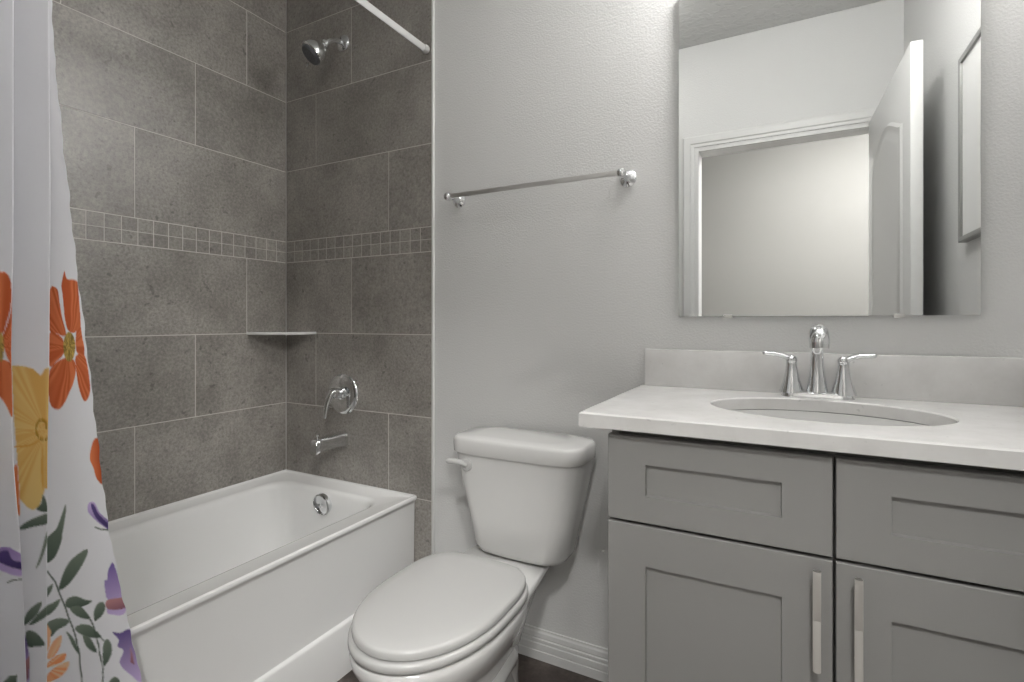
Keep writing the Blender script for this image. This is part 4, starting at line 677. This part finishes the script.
([(1.2038,0.9668),(1.2159,0.9669),(1.2288,0.9752),(1.2401,0.9902),(1.2473,1.0089),(1.2492,1.0275),(1.2453,1.0424),(1.2364,1.0507),(1.2242,1.0506),(1.2113,1.0423),(1.2001,1.0273),(1.1928,1.0086),(1.191,0.99),(1.1949,0.975)],(0.809,0.457,0.12),(0.9,0.668,0.262),('stroke',1.24,1.06,22)),
([(1.3026,0.982),(1.3086,0.9926),(1.3078,1.008),(1.3005,1.0252),(1.2879,1.0408),(1.2727,1.0517),(1.2578,1.0558),(1.2463,1.0522),(1.2403,1.0417),(1.241,1.0263),(1.2484,1.0091),(1.2609,0.9934),(1.2761,0.9825),(1.291,0.9784)],(0.809,0.457,0.12),(0.9,0.668,0.262),('stroke',1.24,1.06,22)),
([(1.3388,1.0752),(1.3327,1.0857),(1.319,1.0927),(1.3004,1.0949),(1.2806,1.0919),(1.2635,1.0842),(1.2526,1.0733),(1.2499,1.0615),(1.256,1.0511),(1.2697,1.044),(1.2883,1.0418),(1.3081,1.0448),(1.3252,1.0526),(1.3361,1.0634)],(0.809,0.457,0.12),(0.9,0.668,0.262),('stroke',1.24,1.06,22)),
([(1.258,1.06),(1.2556,1.069),(1.249,1.0756),(1.24,1.078),(1.231,1.0756),(1.2244,1.069),(1.222,1.06),(1.2244,1.051),(1.231,1.0444),(1.24,1.042),(1.249,1.0444),(1.2556,1.051)],(0.153,0.114,0.032),(0.772,0.527,0.136),('stroke',1.24,1.06,17)),
([(1.19,0.15),(1.1962,0.1647),(1.2052,0.1743),(1.2182,0.1767),(1.2339,0.174),(1.2277,0.1593),(1.2187,0.1497),(1.2057,0.1473)],(0.092,0.127,0.1),(0.208,0.252,0.199),('wash',0.0,1.0)),
([(1.227,0.24),(1.2111,0.2411),(1.1991,0.2466),(1.1927,0.258),(1.1901,0.2738),(1.206,0.2726),(1.218,0.2672),(1.2245,0.2557)],(0.092,0.127,0.1),(0.208,0.252,0.199),('wash',0.0,1.0)),
([(1.264,0.33),(1.2702,0.3447),(1.2792,0.3543),(1.2922,0.3567),(1.3079,0.354),(1.3017,0.3393),(1.2927,0.3297),(1.2797,0.3273)],(0.092,0.127,0.1),(0.208,0.252,0.199),('wash',0.0,1.0)),
([(1.201,0.42),(1.1851,0.4211),(1.1731,0.4266),(1.1667,0.438),(1.1641,0.4538),(1.18,0.4526),(1.192,0.4472),(1.1985,0.4357)],(0.092,0.127,0.1),(0.208,0.252,0.199),('wash',0.0,1.0)),
([(1.238,0.51),(1.2442,0.5247),(1.2532,0.5343),(1.2662,0.5367),(1.2819,0.534),(1.2757,0.5193),(1.2667,0.5097),(1.2537,0.5073)],(0.092,0.127,0.1),(0.208,0.252,0.199),('wash',0.0,1.0)),
([(1.275,0.6),(1.2591,0.6011),(1.2471,0.6066),(1.2407,0.618),(1.2381,0.6338),(1.254,0.6326),(1.266,0.6272),(1.2725,0.6157)],(0.092,0.127,0.1),(0.208,0.252,0.199),('wash',0.0,1.0)),
([(1.212,0.69),(1.2182,0.7047),(1.2272,0.7143),(1.2402,0.7167),(1.2559,0.714),(1.2497,0.6993),(1.2407,0.6897),(1.2277,0.6873)],(0.092,0.127,0.1),(0.208,0.252,0.199),('wash',0.0,1.0))]
def paint(sv, zv, rgb):
    """print the floral motifs onto cloth coordinates (s, z); flat print colours only"""
    for poly, c0, c1, mode in MOTIFS:
        p = np.array(poly)
        x0, y0 = p.min(0); x1, y1 = p.max(0)
        m = (sv >= x0) & (sv <= x1) & (zv >= y0) & (zv <= y1)
        if not m.any(): continue
        idx = np.nonzero(m)[0]
        X, Y = sv[idx], zv[idx]
        cov = np.zeros(len(idx))
        for ox, oy in ((-0.0006, -0.0007), (0.0006, -0.0007), (-0.0006, 0.0007), (0.0006, 0.0007)):   # soft printed edge
            ins = np.zeros(len(idx), bool)
            j = len(p) - 1
            for i in range(len(p)):
                yi, yj = p[i, 1], p[j, 1]
                if yi != yj:
                    c = ((yi > Y + oy) != (yj > Y + oy)) & (X + ox < (p[j, 0] - p[i, 0]) * (Y + oy - yi) / (yj - yi) + p[i, 0])
                    ins ^= c
                j = i
            cov += 0.25 * ins
        hit = cov > 0
        if not hit.any(): continue
        idx = idx[hit]; X = X[hit]; Y = Y[hit]; cov = cov[hit][:, None]
        if mode[0] == 'stroke':      # streaks radiating from (ox, oy)
            ang = np.arctan2((Y - mode[2]), (X - mode[1]) * 1.0)
            k = 0.5 + 0.32 * np.sin(ang * mode[3] + 3 * np.sin(ang * mode[3] * 0.37))
        else:                        # wash along an axis
            d = np.array([mode[1], mode[2]]); pr = X * d[0] + Y * d[1]
            k = (pr - pr.min()) / max(1e-6, pr.max() - pr.min())
        ink = np.array(c0)[None] * (1 - k[:, None]) + np.array(c1)[None] * k[:, None]
        rgb[idx] = rgb[idx] * (1 - cov) + ink * cov

def build_curtain():
    cols = curtain_columns()
    zs = np.concatenate([np.arange(0.06, 0.36, 0.012), np.arange(0.36, 1.35, 0.0023), np.arange(1.35, 2.085, 0.012)])
    nc, nr = len(cols), len(zs)
    V = np.zeros((nr, nc, 3))
    for r, z in enumerate(zs):
        V[r, :, :2] = curtain_row(z, cols)
        V[r, :, 2] = z + 0.003 * np.sin(np.arange(nc) * 0.11)
    sv = np.tile(np.array([c[2] for c in cols]), nr); zv = V[:, :, 2].ravel()
    rgb = np.tile(np.array([0.89, 0.89, 0.925]), (nr * nc, 1))
    paint(sv, zv, rgb)
    org = Vector((RX, -1.10, 2.10))
    verts = V.reshape(-1, 3) - np.array(org)
    i0 = (np.arange(nr - 1)[:, None] * nc + np.arange(nc - 1)[None]).ravel()
    faces = np.stack([i0, i0 + 1, i0 + 1 + nc, i0 + nc], 1)
    me = bpy.data.meshes.new('curtain_cloth')
    me.from_pydata(verts.tolist(), [], faces.tolist())
    at = me.color_attributes.new('print', 'FLOAT_COLOR', 'POINT')
    at.data.foreach_set('color', np.concatenate([rgb, np.ones((len(rgb), 1))], 1).ravel())
    me.polygons.foreach_set('use_smooth', [True] * len(me.polygons))
    m = new_mat('printed_curtain_cloth', (0.8, 0.8, 0.8), 0.75, spec=0.2)
    n, l, b = nodes(m)
    vc = n.new('ShaderNodeVertexColor'); vc.layer_name = 'print'
    l.new(vc.outputs['Color'], b.inputs['Base Color'])
    tl = n.new('ShaderNodeBsdfTranslucent'); l.new(vc.outputs['Color'], tl.inputs['Color'])
    mx = n.new('ShaderNodeMixShader'); mx.inputs[0].default_value = 0.25
    l.new(b.outputs[0], mx.inputs[1]); l.new(tl.outputs[0], mx.inputs[2])
    l.new(mx.outputs[0], n['Material Output'].inputs['Surface'])
    me.materials.append(m)
    root = thing('shower_curtain', 'white floral shower curtain with orange and yellow blooms, bunched beside the tub', 'shower curtain', org)
    o = bpy.data.objects.new('curtain_cloth', me); COL.objects.link(o); o.parent = root
    # hanging rings round the rod
    for k in range(7):
        y = -1.15 - 0.052 * k
        bm = BM()
        pts = [(RX + 0.022 * math.cos(a), y, RZ - 0.008 + 0.024 * math.sin(a)) for a in [2 * PI * q / 24 for q in range(24)]]
        rings = []
        for q, p in enumerate(pts):
            a = 2 * PI * q / 24
            rings.append([Vector(p) + 0.0025 * (Vector((math.cos(a), 0, math.sin(a))) * math.cos(w) + Vector((0, 1, 0)) * math.sin(w)) for w in [2 * PI * j / 8 for j in range(8)]])
        loft(bm, rings, closed=True)
        obj('curtain_ring', bm, M['chrome'], root)
build_curtain()

# ------------------------------------------------------------------ towel bar
t = thing('towel_bar', 'straight chrome towel bar on the pale wall above the toilet', 'towel bar', (1.215, 0, 1.547))
bm = BM(); tube(bm, [(0.905, -0.068, 1.547), (1.524, -0.068, 1.547)], 0.0075, 20); obj('bar', bm, M['nickel'], t)
for x in (0.908, 1.522):
    bm = BM()
    lathe(bm, (x, 0.0, 1.545), (0, -1, 0), [(0.026, 0), (0.026, 0.004), (0.022, 0.008), (0.012, 0.014), (0.009, 0.024), (0.0085, 0.045), (0.010, 0.054), (0.0135, 0.062), (0.0145, 0.070), (0.012, 0.079), (0.006, 0.083), (0.001, 0.084)], 28)
    obj('post', bm, M['chrome'], t)

# ------------------------------------------------------------------ toilet
TC = 1.183          # bowl
TK = 1.222          # tank
toi = thing('toilet', 'white two piece toilet with closed lid between tub and vanity', 'toilet', (TC, -0.40, 0))
def egg(yb, yc, yf, hw, z, nb=2.8, nf=2.05, n=64, cx=TC):
    P = []
    for k in range(n):
        a = 2 * PI * k / n
        c, s = math.cos(a), math.sin(a)
        e = nb if s > 0 else nf
        x = cx + hw * math.copysign(abs(c) ** (2 / e), c)
        y = yc + ((yb - yc) if s > 0 else (yc - yf)) * math.copysign(abs(s) ** (2 / e), s)
        P.append(Vector((x, y, z)))
    return P
def egg_s(sc, z, base, inset=0.0):
    yb, yc, yf, hw = base
    return egg(yc + (yb - yc) * sc - inset, yc, yc - (yc - yf) * sc + inset, hw * sc - inset, z, 3.7)
bm = BM()
loft(bm, [egg(-0.12, -0.36, -0.585, 0.110, 0.0, 1.7), egg(-0.12, -0.36, -0.583, 0.108, 0.02, 1.7), egg(-0.12, -0.36, -0.568, 0.098, 0.05, 1.7), egg(-0.12, -0.36, -0.565, 0.092, 0.12, 1.8), egg(-0.12, -0.38, -0.585, 0.096, 0.17, 1.9),
          egg(-0.13, -0.42, -0.630, 0.116, 0.225, 2.1), egg(-0.16, -0.46, -0.685, 0.145, 0.28, 2.3), egg(-0.20, -0.48, -0.724, 0.166, 0.322), egg(-0.23, -0.485, -0.740, 0.176, 0.348), egg(-0.24, -0.485, -0.744, 0.179, 0.368), egg(-0.24, -0.485, -0.741, 0.176, 0.380), egg(-0.245, -0.485, -0.732, 0.167, 0.384)])
# rear deck under the tank, flaring into the bowl
def deck(hw0, hw1, z, y0=-0.33, y1=-0.03, r=0.02):
    return [Vector((TC + (p.x - TC) * (hw0 + (hw1 - hw0) * (p.y - y0) / (y1 - y0)) / hw1, p.y, p.z)) for p in rrect(TC - hw1, TC + hw1, y0, y1, r, z, 5, 4)]
loft(bm, [deck(0.07, 0.03, 0.12, y1=-0.10), deck(0.085, 0.045, 0.20, y1=-0.07), deck(0.105, 0.065, 0.27, y1=-0.05), deck(0.130, 0.096, 0.325), deck(0.152, 0.112, 0.352), deck(0.160, 0.120, 0.372), deck(0.158, 0.118, 0.381), deck(0.152, 0.112, 0.385)])
# trapway bulges on both flanks
for s in (-1, 1):
    tp = smooth_path([(TC + s * 0.070, -0.50, 0.13), (TC + s * 0.078, -0.42, 0.17), (TC + s * 0.076, -0.33, 0.19), (TC + s * 0.066, -0.27, 0.16), (TC + s * 0.060, -0.24, 0.09), (TC + s * 0.058, -0.23, 0.02)], 6)
    tube(bm, tp, [0.02 + 0.022 * math.sin(PI * min(1, 0.2 + i / len(tp))) for i in range(len(tp))], 14)
obj('bowl', bm, M['porcelain'], toi, angle=60)
SEAT = (-0.266, -0.490, -0.748, 0.179)
bm = BM()
loft(bm, [egg_s(0.70, 0.390, SEAT), egg_s(1, 0.3885, SEAT, 0.003), egg_s(1, 0.3905, SEAT, 0.0), egg_s(1, 0.402, SEAT, 0.0), egg_s(1, 0.4065, SEAT, 0.003), egg_s(1, 0.408, SEAT, 0.008), egg_s(0.72, 0.4085, SEAT), egg_s(0.68, 0.402, SEAT)], closed=True)
obj('seat', bm, M['plastic'], toi, angle=60)
LID = (-0.270, -0.490, -0.739, 0.173)
bm = BM()
loft(bm, [egg_s(1, 0.4115, LID, 0.006), egg_s(1, 0.4125, LID, 0.0008), egg_s(1, 0.416, LID, 0.0), egg_s(1, 0.4255, LID, 0.0005), egg_s(1, 0.4295, LID, 0.003), egg_s(1, 0.4320, LID, 0.009), egg_s(0.8, 0.4345, LID), egg_s(0.5, 0.4355, LID), egg_s(0.2, 0.436, LID)])
obj('lid', bm, M['plastic'], toi, angle=60)
for s in (-1, 1):
    bm = BM(); box(bm, TC + s * 0.075 - 0.022, TC + s * 0.075 + 0.022, -0.285, -0.245, 0.386, 0.412, 0.006, 3); obj('hinge', bm, M['plastic'], toi)
# tank
bm = BM()
def tk(hw, y0, z, r=0.055):
    P = rrect(TK - hw, TK + hw, y0, -0.022, r, z, 10, 6)
    return [Vector((p.x, p.y - (0.012 * (1 - ((p.x - TK) / hw) ** 2) if p.y < -0.1 else 0), p.z)) for p in P]
loft(bm, [tk(0.115, -0.145, 0.389), tk(0.132, -0.160, 0.391), tk(0.146, -0.173, 0.399), tk(0.155, -0.180, 0.415), tk(0.173, -0.187, 0.50), tk(0.196, -0.192, 0.60), tk(0.2165, -0.199, 0.702)])
obj('tank', bm, M['porcelain'], toi, angle=60)
bm = BM()
loft(bm, [tk(0.202, -0.194, 0.702), tk(0.217, -0.206, 0.702), tk(0.220, -0.209, 0.705), tk(0.221, -0.210, 0.728), tk(0.2205, -0.2095, 0.742), tk(0.2175, -0.2065, 0.749), tk(0.212, -0.201, 0.7522), tk(0.15, -0.16, 0.7540)])
obj('tank_lid', bm, M['porcelain'], toi, angle=60)
bm = BM(); lathe(bm, (TK - 0.150, -0.2015, 0.668), (0, -1, 0), [(0.020, -0.006), (0.020, 0.006), (0.017, 0.010), (0.009, 0.012)], 20)
hl = smooth_path([(TK - 0.150, -0.209, 0.668), (TK - 0.160, -0.220, 0.676), (TK - 0.180, -0.226, 0.679), (TK - 0.208, -0.228, 0.677)], 6)
tube(bm, hl, [0.013, 0.013] + [0.0115] * (len(hl) - 4) + [0.010, 0.007], 14, flat=0.75)
obj('flush_lever', bm, M['plastic'], toi)
for s in (-1, 1):
    bm = BM(); lathe(bm, (TK + s * 0.105, -0.11, 0.383), (0, 0, 1), [(0.012, 0), (0.012, 0.006), (0.008, 0.010)], 16); obj('tank_bolt', bm, M['rubber'], toi, label='dark rubber tank bolt')

# ------------------------------------------------------------------ vanity cabinet
CX0, CX1, CC = 1.620, 2.420, 2.019
van = thing('vanity_cabinet', 'grey shaker vanity cabinet under the white countertop', 'cabinet', (CC, -0.26, 0))
bm = BM()
box(bm, CX0 + 0.002, CX0 + 0.018, -0.490, -0.003, 0.0, 0.888)
box(bm, CX1 - 0.018, CX1 - 0.002, -0.490, -0.003, 0.0, 0.888)
box(bm, CX0 + 0.018, CX1 - 0.018, -0.470, -0.455, 0.10, 0.888)
box(bm, CX0 + 0.018, CX1 - 0.018, -0.455, -0.003, 0.10, 0.115)
box(bm, CX0 + 0.018, CX1 - 0.018, -0.430, -0.415, 0.0, 0.10)
obj('carcass', bm, M['cabinet'], van)
bm = BM(); box(bm, CX1 - 0.002, XR - 0.001, -0.490, -0.474, 0.0, 0.888); obj('filler_strip', bm, M['cabinet'], van)
def shaker(bm, x0, x1, z0, z1, rail_s, rail_t, yb=-0.4925, th=0.021, rec=0.009):
    yf = yb - th
    xi0, xi1, zi0, zi1 = x0 + rail_s, x1 - rail_s, z0 + rail_t, z1 - rail_t
    e = 0.0015
    R = lambda a, b, c, d, y: [Vector((a, y, c)), Vector((b, y, c)), Vector((b, y, d)), Vector((a, y, d))]
    loft(bm, [R(x0, x1, z0, z1, yb), R(x0, x1, z0, z1, yf + e), R(x0 + e, x1 - e, z0 + e, z1 - e, yf), R(xi0, xi1, zi0, zi1, yf), R(xi0 + 0.0015, xi1 - 0.0015, zi0 + 0.0015, zi1 - 0.0015, yf + rec)])
ZD0, ZD1, ZT0, ZT1 = 0.108, 0.700, 0.7065, 0.8775
for a, b in ((CX0, CC - 0.0025), (CC + 0.0025, CX1)):
    bm = BM(); shaker(bm, a, b, ZT0, ZT1, 0.077, 0.054); obj('drawer_front', bm, M['cabinet'], van, angle=20)
for a, b, hx in ((CX0, CC - 0.0025, 1.992), (CC + 0.0025, CX1, 2.051)):
    bm = BM(); shaker(bm, a, b, ZD0, ZD1, 0.077, 0.080); d = obj('door', bm, M['cabinet'], van, angle=20)
    bm = BM(); tube(bm, [(hx, -0.542, 0.521), (hx, -0.542, 0.690)], 0.0062, 18)
    for z in (0.545, 0.666): tube(bm, [(hx, -0.512, z), (hx, -0.542, z)], 0.0045, 12)
    obj('bar_handle', bm, M['nickel'], d, label='vertical brushed nickel bar handle')

# ------------------------------------------------------------------ countertop with oval cut-out, splashes
KX0, KX1, KY0, KY1, KT = 1.566, XR - 0.003, -0.539, -0.0015, 0.923
SKX, SKY, SKA, SKB = 2.014, -0.268, 0.221, 0.157
top = thing('countertop', 'white quartz countertop with an oval sink cut-out on the grey cabinet', 'countertop', (2.0, -0.26, 0.893))
bm = BM()
angs = sorted(set([2 * PI * k / 96 for k in range(96)] + [math.atan2((y - SKY) / SKB, (x - SKX) / SKA) % (2 * PI) for x in (KX0, KX1) for y in (KY0, KY1)]))
def rect_hit(a, ins):
    dx, dy = SKA * math.cos(a), SKB * math.sin(a)
    ts = []
    if abs(dx) > 1e-9: ts.append(((KX1 if dx > 0 else KX0) - SKX) / dx)
    if abs(dy) > 1e-9: ts.append(((KY1 if dy > 0 else KY0) - SKY) / dy)
    tt = min(ts)
    x, y = SKX + dx * tt, SKY + dy * tt
    return min(max(x, KX0 + ins), KX1 - ins), min(max(y, KY0 + ins), KY1 - ins)
def rr(ins, z): return [Vector((*rect_hit(a, ins), z)) for a in angs]
def el(s, z): return [Vector((SKX + (SKA + s) * math.cos(a), SKY + (SKB + s) * math.sin(a), z)) for a in angs]
loft(bm, [rr(0.0, 0.8935), rr(0.0, KT - 0.003), rr(0.003, KT), el(0.003, KT), el(0.0, KT - 0.003), el(0.0, 0.8945), el(0.004, 0.8935)], closed=True)
obj('slab', bm, M['quartz'], top, angle=25)
bm = BM(); box(bm, 1.578, 2.411, -0.021, -0.0015, KT, 1.030, 0.0018); bs = obj('backsplash', bm, M['quartz']); bs['label'] = 'low white quartz backsplash strip behind the chrome faucet'; bs['category'] = 'backsplash'
bm = BM(); box(bm, 2.411, XR - 0.001, -0.539, -0.0015, KT, 1.030, 0.0018); bs = obj('sidesplash', bm, M['quartz']); bs['label'] = 'short white quartz side splash at the right end of the countertop'; bs['category'] = 'backsplash'

# undermount oval basin
sk = thing('sink_basin', 'white oval undermount sink basin set in the countertop', 'sink', (SKX, SKY, 0.76))
bm = BM()
def er(a, b, z, n=64): return [Vector((SKX + a * math.cos(2 * PI * k / n), SKY + b * math.sin(2 * PI * k / n), z)) for k in range(n)]
inner = [(1.000, 0.8929), (0.988, 0.882), (0.965, 0.86), (0.92, 0.825), (0.83, 0.79), (0.66, 0.765), (0.40, 0.752), (0.12, 0.748)]
loft(bm, [er(SKA * 0.12, SKB * 0.16, 0.738), er(SKA * 0.70, SKB * 0.70, 0.752), er(SKA * 0.97, SKB * 0.96, 0.82), er(SKA + 0.018, SKB + 0.018, 0.880), er(SKA + 0.025, SKB + 0.025, 0.8805), er(SKA + 0.025, SKB + 0.025, 0.8922)] + [er(SKA * s, SKB * s, z) for s, z in inner], cap1=True)
obj('bowl', bm, M['porcelain'], sk, angle=60)
bm = BM(); lathe(bm, (SKX, SKY, 0.7475), (0, 0, 1), [(0.026, 0), (0.026, 0.003), (0.020, 0.004), (0.017, 0.001), (0.013, 0.006), (0.001, 0.008)], 24); obj('drain', bm, M['chrome'], sk, label='round chrome sink drain')

# ------------------------------------------------------------------ centreset faucet
FX, FY = 2.014, -0.064
fa = thing('sink_faucet', 'chrome two handle centerset faucet behind the oval sink', 'faucet', (FX, FY, KT))
bm = BM()
loft(bm, [rrect(FX - 0.079, FX + 0.079, FY - 0.027, FY + 0.027, 0.0265, KT, 10, 3), rrect(FX - 0.079, FX + 0.079, FY - 0.027, FY + 0.027, 0.0265, KT + 0.004, 10, 3), rrect(FX - 0.076, FX + 0.076, FY - 0.024, FY + 0.024, 0.0235, KT + 0.012, 10, 3), rrect(FX - 0.070, FX + 0.070, FY - 0.019, FY + 0.019, 0.0185, KT + 0.015, 10, 3)])
obj('base_plate', bm, M['chrome'], fa)
bm = BM()
sp = smooth_path([(FX, FY, KT + 0.010), (FX, FY, KT + 0.03), (FX, FY, KT + 0.07), (FX, FY - 0.002, KT + 0.115), (FX, FY - 0.016, KT + 0.145), (FX, FY - 0.045, KT + 0.160), (FX, FY - 0.078, KT + 0.160), (FX, FY - 0.099, KT + 0.146), (FX, FY - 0.101, KT + 0.126)], 5)
rs = np.interp(np.linspace(0, 8, len(sp)), range(9), [0.0255, 0.0215, 0.0160, 0.0140, 0.0145, 0.0170, 0.0205, 0.0215, 0.0205]).tolist()
tube(bm, sp, rs, 24); obj('spout', bm, M['chrome'], fa, angle=60)
for s in (-1, 1):
    hx = FX + s * 0.0555
    bm = BM(); lathe(bm, (hx, FY, KT + 0.010), (0, 0, 1), [(0.0285, 0), (0.0250, 0.012), (0.0195, 0.030), (0.0150, 0.050), (0.0130, 0.066), (0.0125, 0.076), (0.0135, 0.080), (0.0130, 0.086), (0.009, 0.091), (0.001, 0.093)], 28)
    hb = obj('handle_body', bm, M['chrome'], fa, angle=60)
    bm = BM(); lv = smooth_path([(hx, FY, KT + 0.090), (hx + s * 0.012, FY - 0.001, KT + 0.098), (hx + s * 0.030, FY - 0.004, KT + 0.104), (hx + s * 0.050, FY - 0.008, KT + 0.106), (hx + s * 0.066, FY - 0.012, KT + 0.107)], 5)
    n = len(lv); tube(bm, lv, [0.0120 - 0.0030 * i / (n - 1) for i in range(n)][:-1] + [0.005], 14, flat=0.62, flat_axis=(0, 0, 1)); obj('lever', bm, M['chrome'], hb)

# ------------------------------------------------------------------ frameless wall mirror
mi = thing('wall_mirror', 'frameless rectangular mirror on the wall above the vanity sink', 'mirror', (2.008, 0, 1.124))
MX0, MX1, MZ0, MZ1 = 1.6735, 2.3370, 1.1255, 2.052
bm = BM(); box(bm, MX0, MX1, -0.0145, -0.0015, MZ0, MZ1)
for f in bm.faces: f.material_index = 0 if f.calc_center_median().y < -0.014 else 1
obj('glass_sheet', bm, M['mirror'], mi, mats=[M['mirror'], M['mirror_edge']])
for x in (1.804, 2.187):
    bm = BM(); box(bm, x - 0.011, x + 0.011, -0.0175, -0.0005, MZ0 - 0.005, MZ0 + 0.004, 0.001); obj('mirror_clip', bm, M['nickel'], mi)

# ------------------------------------------------------------------ framed picture on the right wall (seen in the mirror)
pc = thing('framed_picture', 'slim silver framed picture on the right wall, seen reflected in the mirror', 'picture', (XR, -0.33, 1.36))
PY0, PY1, PZ0, PZ1 = -0.562, -0.06, 1.357, 1.930
bm = BM()
def pr_ring(i, x): return [Vector((x, y, z)) for y, z in ((PY0 + i, PZ0 + i), (PY1 - i, PZ0 + i), (PY1 - i, PZ1 - i), (PY0 + i, PZ1 - i))]
loft(bm, [pr_ring(0, XR - 0.001), pr_ring(0, XR - 0.022), pr_ring(0.003, XR - 0.024), pr_ring(0.016, XR - 0.022), pr_ring(0.018, XR - 0.016), pr_ring(0.018, XR - 0.001)], closed=True)
obj('frame', bm, M['silver'], pc, angle=20)
bm = BM(); box(bm, XR - 0.016, XR - 0.010, PY0 + 0.018, PY1 - 0.018, PZ0 + 0.018, PZ1 - 0.018); obj('mat_board', bm, M['mat_board'], pc)
bm = BM(); box(bm, XR - 0.0168, XR - 0.016, PY0 + 0.185, PY1 - 0.165, PZ0 + 0.17, PZ1 - 0.17); obj('print', bm, M['print'], pc)

# ------------------------------------------------------------------ lamps and added hall fill lights
vl = thing('vanity_light', 'three globe chrome vanity light above the mirror', 'light', (2.008, 0, 2.32))
bm = BM(); box(bm, 1.83, 2.186, -0.030, 0.0, 2.285, 2.355, 0.006); obj('back_plate', bm, M['chrome'], vl)
gm = emit_mat('lit_frosted_globe', (1.0, 0.985, 0.965), VANITY_W * 10)
for x in (1.878, 2.008, 2.138):
    bm = BM(); lathe(bm, (x, -0.030, 2.32), (0, -1, 0), [(0.020, 0), (0.020, 0.03), (0.028, 0.05), (0.030, 0.06)], 20); obj('lamp_holder', bm, M['chrome'], vl)
    bm = BM(); bmesh.ops.create_icosphere(bm, subdivisions=3, radius=0.05, matrix=Matrix.Translation((x, -0.13, 2.32))); obj('globe', bm, gm, vl, angle=180)
def dome(name, label, x, y, z, strength, r=0.15, color=(1, 0.985, 0.96)):
    t = thing(name, label, 'light', (x, y, z))
    bm = BM(); lathe(bm, (x, y, z), (0, 0, -1), [(r * 1.05, 0), (r * 1.08, 0.01), (r * 1.05, 0.025), (r, 0.03)], 40); obj('rim', bm, M['nickel'], t)
    bm = BM(); lathe(bm, (x, y, z - 0.028), (0, 0, -1), [(r * 0.98, 0), (r * 0.94, 0.02), (r * 0.8, 0.04), (r * 0.5, 0.058), (r * 0.15, 0.065), (0.001, 0.0655)], 40); obj('diffuser', bm, emit_mat(name + '_glow', color, strength), t)
dome('ceiling_light', 'round flush ceiling light in the middle of the bathroom ceiling', 1.28, -1.08, CEIL, CEILING_W)
dome('hall_fill_light', 'added unseen fill light, a round flush ceiling dome in the hall straight behind the doorway', 2.2, -2.30, CEIL, HALL_FILL_W, color=(1.0, 0.99, 0.965))  # invented lamp, added as low fill through the doorway
dome('hall_fill_light', 'added unseen fill light, a round flush ceiling dome at the far right end of the hall', 3.0, -2.60, CEIL, HALL_FILL_W * 1.35, color=(1.0, 0.99, 0.965))  # second invented lamp out of view, adds fill on the tub side
